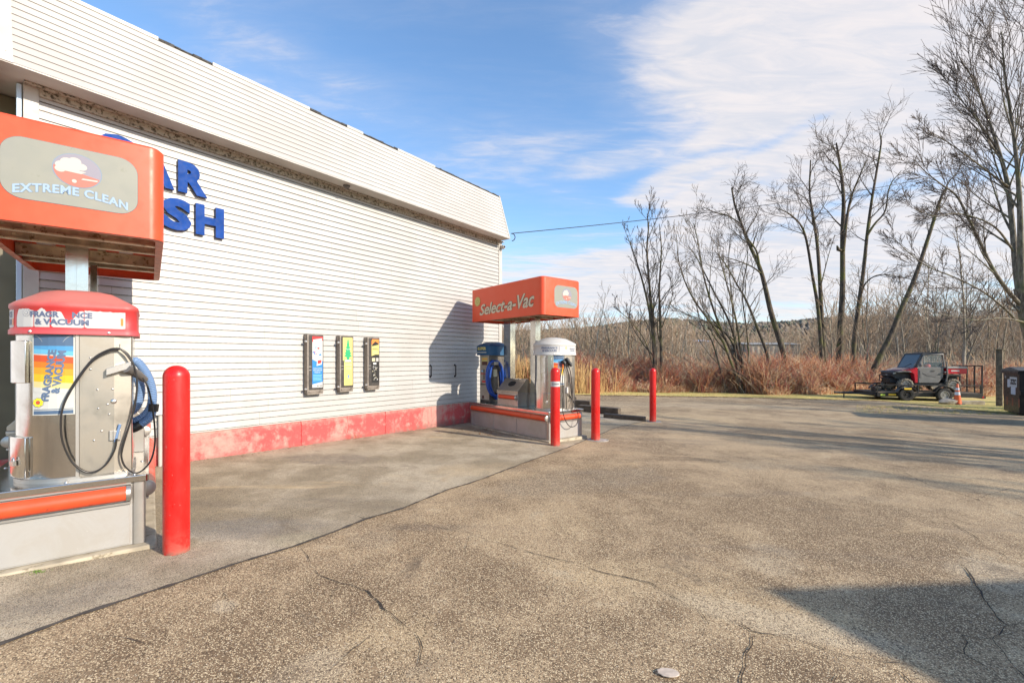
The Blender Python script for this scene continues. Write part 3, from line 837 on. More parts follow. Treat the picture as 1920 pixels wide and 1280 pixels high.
# ------------------------------------------------------------------ vacuum islands
IE = Vector((.778, .628, 0)).normalized(); IL = Vector((-IE.y, IE.x, 0)); IROT = math.atan2(IE.y, IE.x)
def brushed_fn(base, r0, r1, horizontal=False, dirt=.25):
    def fn(n):
        p = n.coord('Object')
        sc_ = (1.2, 1.2, 26) if horizontal else (26, 26, .7)
        a = n.noise(n.mapping(p, scale=sc_), 3.2, 5, .7); b = n.noise(p, 3.2, 5, .65, .5)
        sw = n.noise(n.mapping(p, rot=(0, R(35), 0), scale=(3, 3, 30)), 4, 3, .7)
        c = n.mix(n.smooth(b, .40, .68, 0, dirt), base, (.33, .29, .23))
        sp = n.smooth(n.noise(p, 75, 3, .7), .70, .74)
        c = n.mix(sp * .6, c, (.75, .75, .73))
        rg = n.smooth(b, .3, .7, r0, r1)
        return {'Base Color': c, 'Roughness': rg, 'Normal': n.bump(a * .5 + sw * .5, .10, .003)}
    return fn
stainless = mat('stainless', (.60, .58, .54), .25, 1.0, brushed_fn((.58, .56, .53), .09, .22, dirt=.35))
brushed = mat('brushed_panel', (.5, .47, .42), .4, 1.0, brushed_fn((.40, .365, .315), .34, .55, dirt=.5))
alu = mat('aluminium_sheet', (.6, .6, .58), .4, .85, brushed_fn((.46, .44, .41), .36, .52, True, .4))
side_sheet = mat('island_sheet', (.6, .6, .58), .5, .35, brushed_fn((.42, .405, .38), .42, .6, True, .4))
galv = vary((.55, .47, .33), 9, .4, .55, metal=.3, dirt=(.22, .15, .07), name='galvanised_grime', dirt_lo=.56, dirt_hi=.64, dscale=14)
def paint_fn(col, chalk, dirt, dlow=.60):
    def fn(n):
        p = n.coord('Object'); a = n.noise(n.mapping(p, scale=(1, 1, .6)), 1.8, 5, .6); b = n.noise(p, 9, 6, .7)
        c = n.mix(n.smooth(a, .42, .75, 0, .5), col, chalk)
        c = n.mix(n.smooth(b, dlow, dlow + .08) * .55, c, dirt)
        return {'Base Color': c, 'Roughness': n.smooth(b, .3, .7, .28, .48)}
    return fn
sign_m = mat('orange_sign_plastic', (.80, .12, .05), .35, fn=paint_fn((.72, .072, .018), (.70, .105, .040), (.50, .08, .025), .72))
bump_m = mat('orange_bumper', (.78, .10, .03), .4, fn=paint_fn((.66, .07, .02), (.70, .11, .04), (.20, .04, .02), .62))
def dome_fn(n):
    p = n.coord('Object'); x, y, z = n.sep(p); a = n.noise(p, 2.6, 5, .6); b = n.noise(p, 11, 6, .7)
    f = n.smooth(z + (a - .5) * .12, HB + .17, HB + .26)
    c = n.mix(f, (.50, .035, .035), (.50, .155, .13)); c = n.mix(n.smooth(z, HB + .04, HB - .01, 0, .6), c, (.52, .10, .11))
    c = n.mix(n.smooth(b, .6, .7) * .4, c, (.40, .10, .09))
    return {'Base Color': c, 'Roughness': .5}
HB = 1.15
dome_red = mat('sunbleached_red_plastic', fn=dome_fn)
dome_white = mat('white_plastic_dome', fn=paint_fn((.50, .49, .46), (.46, .43, .38), (.34, .30, .24), .66))
dome_blue = mat('blue_plastic_dome', fn=paint_fn((.012, .075, .17), (.05, .14, .25), (.03, .05, .09), .64))
window_m = mat('faded_sign_window', fn=paint_fn((.255, .25, .205), (.235, .23, .21), (.19, .19, .14), .62))
rubber = mat('black_rubber', (.02, .019, .018), .45)
cable_m = mat('black_cable', (.025, .022, .02), .3)
hose_blue = mat('blue_vacuum_hose', (.15, .24, .40), .35)
hose_blue2 = mat('deep_blue_hose', (.012, .06, .30), .28)
cuff_m = mat('grey_cuff', (.12, .11, .10), .4)
bolt_m = mat('rivet', (.7, .68, .65), .3, 1.0)

def outline(hw, hd, radii, off=0.0, seg=10):
    """plan outline of a unit: front left, front right, back right, back left radii; ccw from the left end of the front"""
    rr_ = [r_ + off for r_ in radii]
    return rrect(-hw - off, hw + off, -hd - off, hd + off, rr_, seg)
class Path:
    def __init__(s, poly):
        s.p = [Vector((a, b, 0)) for a, b in poly]; s.p.append(s.p[0].copy()); s.c = [0]
        for a, b in zip(s.p, s.p[1:]): s.c.append(s.c[-1] + (b - a).length)
    def at(s, x):
        x = x % s.c[-1]
        for i in range(len(s.c) - 1):
            if s.c[i] <= x <= s.c[i+1] and s.c[i+1] > s.c[i]:
                t = (x - s.c[i]) / (s.c[i+1] - s.c[i]); d_ = (s.p[i+1] - s.p[i]).normalized()
                return s.p[i].lerp(s.p[i+1], t), Vector((d_.y, -d_.x, 0))
        return s.p[0], Vector((0, -1, 0))
    def pt(s, x, z, lift=0.0):
        p, n_ = s.at(x); q = p + n_ * lift; return (q.x, q.y, z)
def wrap(me, path, s0, z0, lift):
    return xf(me, lambda a, b, c: path.pt(s0 + a, z0 + b, lift + c))
def slab(mb, path, s0, s1, z0, z1, l0, l1, n=6):
    """a plate bent round the outline"""
    vs = []
    for k in range(n + 1):
        s_ = s0 + (s1 - s0) * k / n
        vs += [path.pt(s_, z0, l0), path.pt(s_, z1, l0), path.pt(s_, z0, l1), path.pt(s_, z1, l1)]
    fs = []
    for k in range(n):
        a, b = 4 * k, 4 * k + 4
        fs += [(a+2, b+2, b+3, a+3), (a+3, b+3, b+1, a+1), (a, b, b+2, a+2), (a, a+1, b+1, b)]
    fs += [(0, 2, 3, 1), (4*n, 4*n+1, 4*n+3, 4*n+2)]
    mb.add(vs, fs)
def strip(mb, path, cols, lift, m=0):
    """cols: list of (s, z0, z1): a film on the outline with uneven edges"""
    o = mb.m; mb.m = m; vs = []
    for s_, a, b in cols: vs += [path.pt(s_, a, lift), path.pt(s_, b, lift)]
    mb.add(vs, [(2*i, 2*i+2, 2*i+3, 2*i+1) for i in range(len(cols) - 1)]); mb.m = o

class Island:
    def __init__(s, org): s.o = Vector(org)
    def world(s, x, y, z): return s.o + IE * x + IL * y + Vector((0, 0, z))
    def px(s, u, v, yl):
        """island coordinates of pixel u,v on the vertical plane yl"""
        d_ = Vector(((u - 960) / F, 1, -(v - HZ) / F)); c = Vector((0, 0, EYE)) - s.o
        t = (yl - c.dot(IL)) / d_.dot(IL); q = c + d_ * t
        return Vector((q.dot(IE), yl, q.z))
    def pxx(s, u, v, xl):
        d_ = Vector(((u - 960) / F, 1, -(v - HZ) / F)); c = Vector((0, 0, EYE)) - s.o
        t = (xl - c.dot(IE)) / d_.dot(IE); q = c + d_ * t
        return Vector((xl, q.dot(IL), q.z))
LEN, WID, HGT = 2.82, .97, .56

def bumper(mb_b, mb_c, a, b, z, out, r_=.058):
    """half round bar from a to b (island plan points) standing off along 'out'"""
    a = Vector((a[0], a[1], z)); b = Vector((b[0], b[1], z)); o_ = Vector((out[0], out[1], 0))
    ax = (b - a).normalized(); n = 12; rings = []
    for p in (a, b):
        rings.append([p + o_ * (.012 + r_ * .95 * math.sin(math.pi * k / n)) + Vector((0, 0, r_ * math.cos(math.pi * k / n))) for k in range(n + 1)])
    vs = rings[0] + rings[1]; mb_b.add(vs, [(k, k + 1, n + 2 + k, n + 1 + k) for k in range(n)] + [tuple(range(n + 1))[::-1], tuple(range(n + 1, 2 * n + 2))])
    for p, s_ in ((a, -1), (b, 1)):                      # bright end caps
        for q, rr_ in ((p + ax * s_ * .002, r_ + .012), (p + ax * s_ * .022, r_ + .004)):
            pass
        ring = []
        for q, rr_ in ((p + ax * s_ * .001, r_ + .008), (p + ax * s_ * .028, r_ + .006), (p + ax * s_ * .036, r_ * .7)):
            ring.append([q + o_ * (.004 + rr_ * math.sin(math.pi * k / n)) + Vector((0, 0, rr_ * math.cos(math.pi * k / n))) for k in range(n + 1)])
        fs = []
        for j in range(2):
            for k in range(n): fs.append((j*(n+1)+k, j*(n+1)+k+1, (j+1)*(n+1)+k+1, (j+1)*(n+1)+k))
        fs.append(tuple(range(2*(n+1), 3*(n+1)))); fs.append(tuple(range(n + 1)))
        mb_c.add(ring[0] + ring[1] + ring[2], fs)
    e = ax * .03                                          # backing channel
    for zz in (z - r_ - .028, z + r_ + .012):
        p0, p1 = a - e, b + e
        vs = []
        for q in (p0, p1):
            for dz_ in (0, .016):
                for oo in (.002, .02): vs.append((q.x + o_.x * oo, q.y + o_.y * oo, zz + dz_))
        mb_c.add(vs, [(0,1,3,2),(4,6,7,5),(0,4,5,1),(2,3,7,6),(1,5,7,3),(0,2,6,4)])

def make_island(isl, label, sign_label, ys, slen, wx, long_text, sx=(-.09, 1.03)):
    t = thing('vacuum_island', label, 'vacuum island', tuple(isl.o), IROT, 'vacuum islands under orange signs')
    b = MB(); b.box(.012, WID - .012, .012, LEN, 0, HGT - .055); b.build('base', side_sheet, t, bevel=.003)
    # corner posts, seams and end panel
    c = MB()
    for (x, y) in ((0, 0), (WID - .085, 0), (0, LEN - .085)):
        c.prism(rrect(x, x + .085, y, y + .085, .02, 3), 0, HGT - .055)
    c.build_each('corner_trim', alu, t, smooth=30)
    c = MB(); c.box(.10, WID - .10, .004, .0118, .012, HGT - .06)
    for ya, yb in ((.10, 1.02), (1.03, 1.86), (1.87, LEN - .09)):
        c.box(.004, .0118, ya, yb, .012, HGT - .06); c.box(WID - .0118, WID - .004, ya, yb, .012, HGT - .06)
    c.build_each('side_panel', side_sheet, t, bevel=.0015)
    tp = MB(); tp.prism(rrect(-.022, WID + .022, -.022, LEN + .01, .02, 3), HGT - .054, HGT)
    tp.build('top_plate', stainless, t, bevel=.006)
    rv = MB(); q = random.Random(2)
    for x, y in ((.10, .04), (.5, .04), (.9, .03), (.03, .5), (.03, 1.0), (.03, 1.6), (.03, 2.2), (.94, .6), (.94, 1.4)):
        rv.lathe([(.012, 0), (.011, .004), (.005, .007)], (x, y, HGT), 10)
    rv.build_each('bolt', bolt_m, t, smooth=60)
    z = .425
    for a, b_, o_ in (((.055, 0), (WID - .12, 0), (0, -1)), ((0, .06), (0, LEN - .12), (-1, 0)), ((WID, .10), (WID, LEN - .12), (1, 0))):
        bb, cc = MB(), MB(); bumper(bb, cc, a, b_, z, o_)
        bo = bb.build('bumper', bump_m, t, smooth=50); cc.build('end_cap', alu, bo, smooth=50)
    # concrete curb under it
    cu = MB(); cu.prism(rrect(-.09, WID + .09, -.10, LEN, .03, 3), -.25, -.002, top=rrect(-.07, WID + .07, -.08, LEN, .03, 3))
    cu.build('concrete_curb', concrete, t, bevel=.012)
    # posts
    for (x0, x1, y0, y1) in ((.41, .56, .86, 1.03), (.41, .56, 1.74, 1.99)):
        p_ = MB(); p_.box(x0, x1, y0, y1, HGT, 2.66); p_.box(x0 + .062, x0 + .072, y0 - .002, y0, HGT, 2.66)
        p_.box(x0 - .02, x1 + .02, y0 - .02, y1 + .02, HGT, HGT + .02)
        p_.build('post', stainless, t, bevel=.006)
    # the lit-box sign on top
    zb, zt = 2.50, 3.27; x0, x1 = sx; y1 = ys + slen
    outer = rrect(x0, x1, ys, y1, [.10, .10, .10, .10], 8); inner = rrect(x0 + .025, x1 - .025, ys + .025, y1 - .025, [.08] * 4, 8)
    n = len(outer); sg = MB()
    vs = [(a, b_, zb) for a, b_ in outer] + [(a, b_, zt - .02) for a, b_ in outer] + [(a, b_, zb) for a, b_ in inner] + [(a, b_, zb + .30) for a, b_ in inner]
    fs = []
    for i in range(n):
        j = (i + 1) % n
        fs += [(i, j, n + j, n + i), (j, i, 2*n + i, 2*n + j), (2*n + j, 2*n + i, 3*n + i, 3*n + j)]
    ctop = rrect(x0 + .02, x1 - .02, ys + .02, y1 - .02, [.085] * 4, 8)
    vs += [(a, b_, zt) for a, b_ in ctop]; fs += [(n + i, n + (i + 1) % n, 4*n + (i + 1) % n, 4*n + i) for i in range(n)]
    fs.append(tuple(range(4 * n, 5 * n)))
    fs.append(tuple(range(3 * n, 4 * n))[::-1])
    sg.add(vs, fs)
    sb_ = sg.build('sign_box', sign_m, t, smooth=40)
    setp(sb_, sign_label)
    rim = MB()                                            # turned-in lower lip
    vs = [(a, b_, zb - .002) for a, b_ in rrect(x0 + .004, x1 - .004, ys + .004, y1 - .004, [.098] * 4, 8)] + [(a, b_, zb - .002) for a, b_ in rrect(x0 + .055, x1 - .055, ys + .055, y1 - .055, [.06] * 4, 8)]
    rim.add(vs, [((i + 1) % n, i, n + i, n + (i + 1) % n) for i in range(n)]); rim.build('sign_lip', vary((.50, .20, .13), 12, .3, .6, dirt=(.12, .07, .04), name='sign_lip', dscale=20, dirt_lo=.58, dirt_hi=.66), sb_)
    fr = MB()
    for y in (ys + .42, ys + .80, ys + 1.62, ys + 1.95):
        fr.box(x0 + .03, x1 - .03, y, y + .05, zb + .015, zb + .135); fr.box(x0 + .03, x1 - .03, y - .02, y, zb + .115, zb + .135); fr.box(x0 + .03, x1 - .03, y - .02, y, zb + .015, zb + .03)
    fr.box(.36, .40, ys + .1, y1 - .1, zb + .14, zb + .22); fr.box(.57, .61, ys + .1, y1 - .1, zb + .14, zb + .22)
    for y in (ys + .42, ys + .80):
        for x in (.1, .22, .7, .86): fr.lathe([(.018, 0), (.018, -.006), (.006, -.01)], (x, y - .0005, zb + .07), 8, 'y')
    fr.build_each('sign_frame', galv, sb_, bevel=.002)
    lt = MB()
    for x in (.12, .78): lt.box(x - .06, x + .06, ys + .2, y1 - .2, zb + .22, zb + .28)
    lt.build_each('light_tray', dome_white, sb_, bevel=.01)
    # end window with its faded picture
    mats_ = [window_m, mat('sign_pale_blue', (.27, .37, .50), .5), mat('sign_blue_edge', (.17, .23, .30), .5), mat('sign_faded_red', (.45, .14, .10), .5), mat('sign_lilac', (.24, .22, .26), .5), mat('sign_foam', (.46, .43, .38), .5), BLACK]
    c = MB(); wx0, wx1 = wx; z0, z1 = zb + .17, zb + .62; yf = ys
    ed = MB(); o2 = rrect(wx0 - .004, wx1 + .004, z0 - .004, z1 + .004, .124, 8); ed.prism([(a, b_) for a, b_ in o2], yf - .002, yf + .004, 'y'); ed.build('window_edge', mat('window_seal', (.16, .06, .04), .6), sb_)
    flatp(c, rrect(wx0, wx1, z0, z1, .12, 8), yf - .003, 0)
    ecx, ecz, ew, eh = wx0 + (wx1 - wx0) * .53, z0 + .275, .135, .125
    def ell(k0=0, k1=360, a=1.0, b_=1.0, ox=0, oz=0, tilt=-10):
        o_ = []
        for i in range(25):
            an = R(k0 + (k1 - k0) * i / 24); X, Z = ew * a * math.cos(an), eh * b_ * math.sin(an)
            ct, st_ = math.cos(R(tilt)), math.sin(R(tilt)); o_.append((ecx + ox + X * ct - Z * st_, ecz + oz + X * st_ + Z * ct))
        return o_
    flatp(c, ell(0, 359, 1.04, 1.04), yf - .0035, 2); flatp(c, ell(0, 359), yf - .0042, 4)
    flatp(c, ell(182, 352, .98, .98), yf - .005, 3)
    for ox, oz, r_ in ((-.085, .025, .038), (-.055, .055, .04), (-.015, .07, .036), (-.095, -.005, .03), (-.03, .02, .045), (.02, .035, .034)):
        flatp(c, [(ecx + ox + r_ * math.cos(R(a)), ecz + oz + r_ * .8 * math.sin(R(a))) for a in range(0, 360, 24)], yf - .0058 - .0002 * abs(ox) * 10, 5)
    flatp(c, [(ecx - .12, ecz - .012), (ecx + .02, ecz - .02), (ecx + .05, ecz + .0), (ecx - .11, ecz + .012)], yf - .0068, 5)
    flatp(c, [(ecx + .02, ecz - .062), (ecx + .11, ecz - .06), (ecx + .118, ecz - .048), (ecx + .03, ecz - .05)], yf - .0068, 5)
    flatp(c, [(ecx - .018 + .014 * math.cos(R(a)), ecz - .082 + .014 * math.sin(R(a))) for a in range(0, 360, 30)], yf - .0068, 5)
    tw = (wx1 - wx0) * .84
    for off, y_, mi in ((.055, .005, 2), (.028, .0062, 1)):
        me = text_mesh('EXTREME CLEAN', tw, .066, offset=off, space=1.08)
        xf(me, lambda a, b_, c_: (a, b_ * (1 + .0 * a) - .52 * (a - tw * .5) ** 2, c_))
        join_mb(c, up_face(me, wx0 + (wx1 - wx0) * .08, yf - y_, z0 + .082), mi)
    c.build('sign_window', mats_, sb_)
    # script on the long side
    if long_text:
        c = MB(); m2 = [mat('script_cream', (.60, .52, .37), .5), mat('script_edge', (.16, .05, .02), .5), YEL, mat('petal_edge', (.45, .36, .10), .5)]
        W_ = slen * .76
        for off, xx, mi in ((.052, x0 - .003, 1), (.018, x0 - .005, 0)):
            me = text_mesh('Select-a-Vac', W_, .29, offset=off, shear=.28, space=.97)
            xf(me, lambda a, b_, c_: (a, b_ * (.86 + .24 * a / W_) + .045 * a / W_, c_))
            join_mb(c, left_face(me, xx, y1 - slen * .15, zb + .13), mi)
        fy, fz_ = y1 - slen * .115, zb + .47
        def disc(cy, cz, r_, xx, mi, n_=14):
            o_ = c.m; c.m = mi
            c.add([(xx, cy - r_ * math.cos(2*math.pi*k/n_), cz + r_ * math.sin(2*math.pi*k/n_)) for k in range(n_)], [tuple(range(n_))]); c.m = o_
        for k in range(9):
            a = 2 * math.pi * k / 9; disc(fy - .075 * math.cos(a), fz_ + .075 * math.sin(a), .042, x0 - .006, 3)
        for k in range(9):
            a = 2 * math.pi * k / 9; disc(fy - .075 * math.cos(a), fz_ + .075 * math.sin(a), .034, x0 - .0072, 2)
        disc(fy, fz_, .04, x0 - .0084, 3); disc(fy, fz_, .028, x0 - .0096, 2)
        c.build('sign_script', m2, sb_)
    return t

near_i = Island((-3.765, 3.071, .045)); far_i = Island((.734, 8.87, -.07))
make_island(near_i, 'near vacuum island, its orange sign cut off by the left edge', 'orange box sign with a faded EXTREME CLEAN window', .03, 2.55, (.165, .92), False, (-.05, 1.09))
make_island(far_i, 'far vacuum island against the building corner, orange sign with cream script', 'orange box sign with cream Select-a-Vac script', .10, 2.55, (.24, .93), True)

# ------------------------------------------------------------------ vacuum machines
HB = 1.15
def flower(mb, path, s_, z_, r_, lift, mp, mc_, me_):
    for rr_, m_, l_ in ((r_ * .36, me_, 0), (r_ * .29, mp, .0008)):
        for k in range(8):
            a = 2 * math.pi * k / 8 + .2; cx, cz = s_ + r_ * .62 * math.cos(a), z_ + r_ * .62 * math.sin(a)
            vs = [path.pt(cx + rr_ * math.cos(t_), cz + rr_ * math.sin(t_), lift + l_) for t_ in [2*math.pi*j/10 for j in range(10)]]
            o = mb.m; mb.m = m_; mb.add(vs, [tuple(range(10))]); mb.m = o
    for rr_, m_, l_ in ((r_ * .42, me_, .0016), (r_ * .34, mc_, .0024)):
        vs = [path.pt(s_ + rr_ * math.cos(t_), z_ + rr_ * math.sin(t_), lift + l_) for t_ in [2*math.pi*j/12 for j in range(12)]]
        o = mb.m; mb.m = m_; mb.add(vs, [tuple(range(12))]); mb.m = o

def make_vac(isl, label, domem, torn, cx=.485, cy=.40):
    p = isl.world(cx, cy, HGT)
    t = thing('vacuum_machine', label, 'vacuum', tuple(p), IROT, 'drum shaped vacuums on the islands')
    hw, hd = .352, .32; rad = [.34, .05, .05, .24]
    P0 = outline(hw, hd, rad); path = Path(P0)
    b = MB(); b.prism(P0, 0, HB + .05); b.build('body', stainless, t, smooth=35)
    ft = MB(); ft.prism(outline(hw, hd, rad, .012), 0, .03); ft.prism(outline(hw, hd, rad, .0012), HB - .03, HB); ft.build_each('foot_rim', alu, t, smooth=35)
    arc = R(90) * rad[0]                       # length of the bend at the front left
    xs0 = arc - (-hw + rad[0])                 # s = xs0 + x on the flat front
    S = lambda x: xs0 + x
    fp = MB(); slab(fp, path, S(.035), S(hw - .012), .012, HB - .02, .001, .012, 3); fp.build('front_panel', brushed, t, bevel=.002)
    se = MB(); slab(se, path, S(.015), S(.034), .03, HB - .02, .001, .016, 2); slab(se, path, .03, .036, .03, HB - .02, .0, .004, 1); se.build_each('seam_strip', alu, t)
    ub = MB(); slab(ub, path, .06, .275, HB - .39, HB - .07, .001, .028, 6); ub.build('upper_cover', stainless, t, smooth=30, bevel=.004)
    lb = MB(); slab(lb, path, .07, .275, .045, .35, .001, .030, 6); lbo = lb.build('lower_cover', stainless, t, smooth=30, bevel=.004)
    # padlock
    q0, nn = path.at(.19)
    lk = MB(); q1 = q0 + nn * .045; sd = Vector((-nn.y, nn.x, 0))
    lk.hexa([tuple(q1 + sd * a * .022 + nn * b_ * .010 + Vector((0, 0, z_))) for z_ in (.14, .175) for a, b_ in ((-1, 1), (1, 1), (1, -1), (-1, -1))])
    lk.tube([q1 + sd * .014 * math.cos(R(a)) + Vector((0, 0, .175 + .026 * math.sin(R(a)))) for a in range(0, 181, 20)], .0045, 6)
    lk.build('padlock', bolt_m, lbo, smooth=40)
    rv = MB()
    for x, z_ in ((.10, .95), (.20, .58), (.21, .50), (.145, .55), (.165, .37), (.12, .30), (.26, .30), (.10, .86), (.25, .88), (.14, .70), (.23, .70)):
        rv.lathe([(.008, 0), (.007, -.004), (.003, -.006)], (x, -hd - .0125, z_), 8, 'y')
    rv.lathe([(.020, 0), (.018, -.003), (.007, -.005)], (.235, -hd - .0125, .60), 12, 'y')
    rv.build_each('rivet', bolt_m, t, smooth=60)
    # dome
    D0 = outline(hw, hd, rad, .035); D1 = outline(hw, hd, rad, .028)
    dm = MB(); prof = [(1.0, 0, .040), (1.0, .035, .040), (1.0, .045, .030), (1.0, .195, .030), (1.0, .205, .038), (1.0, .232, .036), (.985, .250, .02), (.93, .275, 0), (.80, .312, -.02), (.62, .342, 0), (.40, .362, 0), (.18, .372, 0)]
    rings = []
    for sc_, z_, off in prof:
        ring = outline(hw, hd, rad, max(off, -.02)); rings.append([(a * sc_, b_ * sc_, HB - .02 + z_) for a, b_ in ring])
    n = len(rings[0]); vs = [v_ for r_ in rings for v_ in r_]
    fs = [(j*n+i, j*n+(i+1)%n, (j+1)*n+(i+1)%n, (j+1)*n+i) for j in range(len(rings)-1) for i in range(n)]
    fs += [tuple(range((len(rings)-1)*n, len(rings)*n)), tuple(range(n))[::-1]]
    dm.add(vs, fs); do = dm.build('dome', domem, t, smooth=50)
    dp = Path(outline(hw, hd, rad, .030)); zb = HB - .02 + .048
    darc = R(90) * (rad[0] + .03); dS = lambda x: darc + x + (hw - rad[0])
    lab = MB(); LM = [mat('label_white', (.50, .49, .47), .5), NAVY, ORANGE, YEL, mat('label_grey_ink', (.10, .125, .20), .5), RED]
    q = random.Random(7)
    if torn:
        H = .142
        for s0, s1, prof_ in ((.04, .185, None), (.225, .365, 'a'), (.37, .465, 'b'), (.475, .655, 'd'), (.66, .90, 'c')):
            nc = 16; cols = []
            for k in range(nc + 1):
                tt = k / nc; s_ = s0 + (s1 - s0) * tt
                top = H * (1 - .05 * tt)
                if prof_ == 'a': top = H * min(1, .55 + 3 * tt) * (1 - .10 * max(0, tt - .75) * 4)
                if prof_ == 'b': top = H * (.90 - .12 * math.cos(tt * 6.28))
                if prof_ == 'd': top = H * (.88 if tt < .3 else max(.18, .88 - (tt - .3) * 3.2) if tt < .55 else min(.92, .12 + (tt - .5) * 2.2))
                top *= 1 + q.uniform(-.03, .02)
                bot = .004 + (.012 * q.random() if tt in (0, 1) else 0)
                cols.append((s_, zb + bot, zb + top))
            strip(lab, dp, cols, .0015, 0)
        def tmask(me, lo):     # letters only where the film is left
            return me
        for tx, s0, w_, z_, h_ in (('FRAGR', .345, .175, .078, .046), ('NCE', .59, .115, .078, .046), ('& VACUUM', .375, .31, .022, .046), ('NCE', .075, .09, .078, .046), ('UM', .08, .07, .022, .046)):
            join_mb(lab, wrap(text_mesh(tx, w_, h_, offset=.05), dp, s0, zb + z_, .003), 4 if s0 > .2 else 1)
        flower(lab, dp, .315, zb + .11, .030, .003, 0, 0, 4)
        strip(lab, dp, [(.17, zb + .02, zb + .07), (.184, zb + .02, zb + .07)], .003, 2); strip(lab, dp, [(.872, zb + .03, zb + .09), (.888, zb + .03, zb + .09)], .003, 2)
    else:
        strip(lab, dp, [(.05 + .05 * k, zb + .005, zb + .138) for k in range(19)], .0015, 0)
        for s0 in (.08, ): 
            join_mb(lab, wrap(text_mesh('FRAGRANCE', .34, .044, offset=.03), dp, s0, zb + .078, .003), 4)
            join_mb(lab, wrap(text_mesh('& VACUUM', .30, .044, offset=.03), dp, s0 + .02, zb + .022, .003), 4)
        strip(lab, dp, [(.455, zb + .01, zb + .135), (.462, zb + .01, zb + .135)], .003, 4)
        flower(lab, dp, .64, zb + .10, .030, .003, 3, 0, 4)
        join_mb(lab, wrap(text_mesh('FRAGRANCE', .15, .030, offset=.02), dp, .74, zb + .07, .003), mi_pale)
        join_mb(lab, wrap(text_mesh('& VACUUM', .13, .030, offset=.02), dp, .75, zb + .03, .003), mi_pale)
    lab.build('dome_label', LM, do)
    sc2 = MB()
    for s_ in (.35, .80): 
        qq = dp.pt(s_, HB + .0, .012); sc2.lathe([(.001, .0), (.009, .002), (.009, .01)], (qq[0], qq[1] - .004, qq[2] - .002), 8, 'y')
    sc2.build_each('dome_screw', bolt_m, do)
    # striped poster
    po = MB(); PM = [mat('poster_white', (.52, .52, .48), .4), mat('poster_slate', (.07, .12, .20), .4), mat('poster_sky', (.07, .26, .48), .4), mat('poster_cyan', (.12, .38, .56), .4), mat('poster_red', (.52, .075, .02), .4), mat('poster_orange', (.60, .17, .015), .4),
                     mat('poster_amber', (.62, .29, .02), .4), mat('poster_yellow', (.62, .41, .02), .4), mat('poster_pale', (.60, .51, .23), .4), mat('poster_ink', (.10, .15, .24), .45), mat('daisy_yellow', (.85, .70, .03), .4), mat('daisy_red', (.6, .08, .02), .4), mat('poster_edge', (.52, .52, .48), .4)]
    s0, s1 = .305, S(.012); w_ = s1 - s0; z0, z1 = HB - .635, HB - .005; h_ = z1 - z0
    cols = lambda a, b_, sl=.0: [(s0 + w_ * k / 5, z0 + h_ * (a + sl * (1 - k / 5)), z0 + h_ * (b_ + sl * (1 - k / 5))) for k in range(6)]
    strip(po, path, cols(0, 1), .004, 0)
    inn = lambda a, b_, sl=.0: [(s0 + w_ * (.04 + .92 * k / 5), z0 + h_ * (a + sl * (1 - k / 5)), z0 + h_ * (b_ + sl * (1 - k / 5))) for k in range(6)]
    strip(po, path, inn(.835, .985), .0055, 1); strip(po, path, inn(.012, .055), .0055, 1); strip(po, path, inn(.066, .074), .0055, 1)
    for i, (a, b_, m_) in enumerate(((.77, .835, 2), (.715, .77, 3), (.62, .70, 4), (.55, .62, 5), (.47, .55, 6), (.38, .47, 7), (.31, .38, 8), (.25, .31, 8))):
        strip(po, path, inn(a, b_, .03 if a < .8 else 0) if i else [(s0 + w_ * (.04 + .92 * k / 5), z0 + h_ * (.77 + .03 * (1 - k / 5)), z0 + h_ * .835) for k in range(6)], .0055, m_ if i != 7 else 0)
    def vtext(tx, L, H, sx, zz, off=.03):
        me = text_mesh(tx, L, H, offset=.05, shear=.0); xf(me, lambda a, b_, c_: (-b_ + a * .12, a, c_)); join_mb(po, wrap(me, path, sx, zz, .0072), 9)
    vtext('FRAGRANCE', h_ * .62, .050, s0 + w_ * .42, z0 + h_ * .17); vtext('& VACUUM', h_ * .52, .050, s0 + w_ * .66, z0 + h_ * .26)
    flower(po, path, s0 + w_ * .16, z0 + h_ * .155, .038, .0072, 10, 11, 9)
    for k in (0, 1):
        cs = s0 + w_ * (.08 if k == 0 else .92); strip(po, path, [(cs + (i * .012 if k == 0 else -i * .012), z0 + h_ * (.955 - .0045 * i * i) - .001, z0 + h_ * (.955 - .0045 * i * i) + .002) for i in range(5)][::(1 if k == 0 else -1)], .0072, 0)
    po.build('poster', PM, t)
    return t, Vector((cx, cy, HGT))
mi_pale = 4
vn_, vno = make_vac(near_i, 'near silver vacuum with a faded red dome, peeling white label and striped poster', dome_red, True, .535)
vf_, vfo = make_vac(far_i, 'far silver vacuum under a white dome, beside the red bollard with a white band', dome_white, False)

def cable(isl, org, pix, yl, r_, m_, parent, name, n=7, corr=False, sides=8, ripple=.0):
    pts = [isl.px(u, v, yl if not isinstance(yl, (list, tuple)) else yl[i]) - org for i, (u, v) in enumerate(pix)]
    c = spline(pts, n)
    if corr:
        L = sum((b - a).length for a, b in zip(c, c[1:])); N = int(L / .0075); out = []; acc = 0; i = 0
        cum = [0]
        for a, b in zip(c, c[1:]): cum.append(cum[-1] + (b - a).length)
        for k in range(N + 1):
            s_ = L * k / N
            while i < len(cum) - 2 and cum[i+1] < s_: i += 1
            tt = (s_ - cum[i]) / max(1e-6, cum[i+1] - cum[i]); out.append(c[i].lerp(c[i+1], min(1, tt)))
        rs = [r_ if k % 2 else r_ * .86 for k in range(len(out))]
        b = MB(); b.tube(out, rs, 14)
    else:
        b = MB(); b.tube(c, r_, sides)
    return b.build(name, m_, parent, smooth=60 if not corr else 40)
yf = .40 - .32
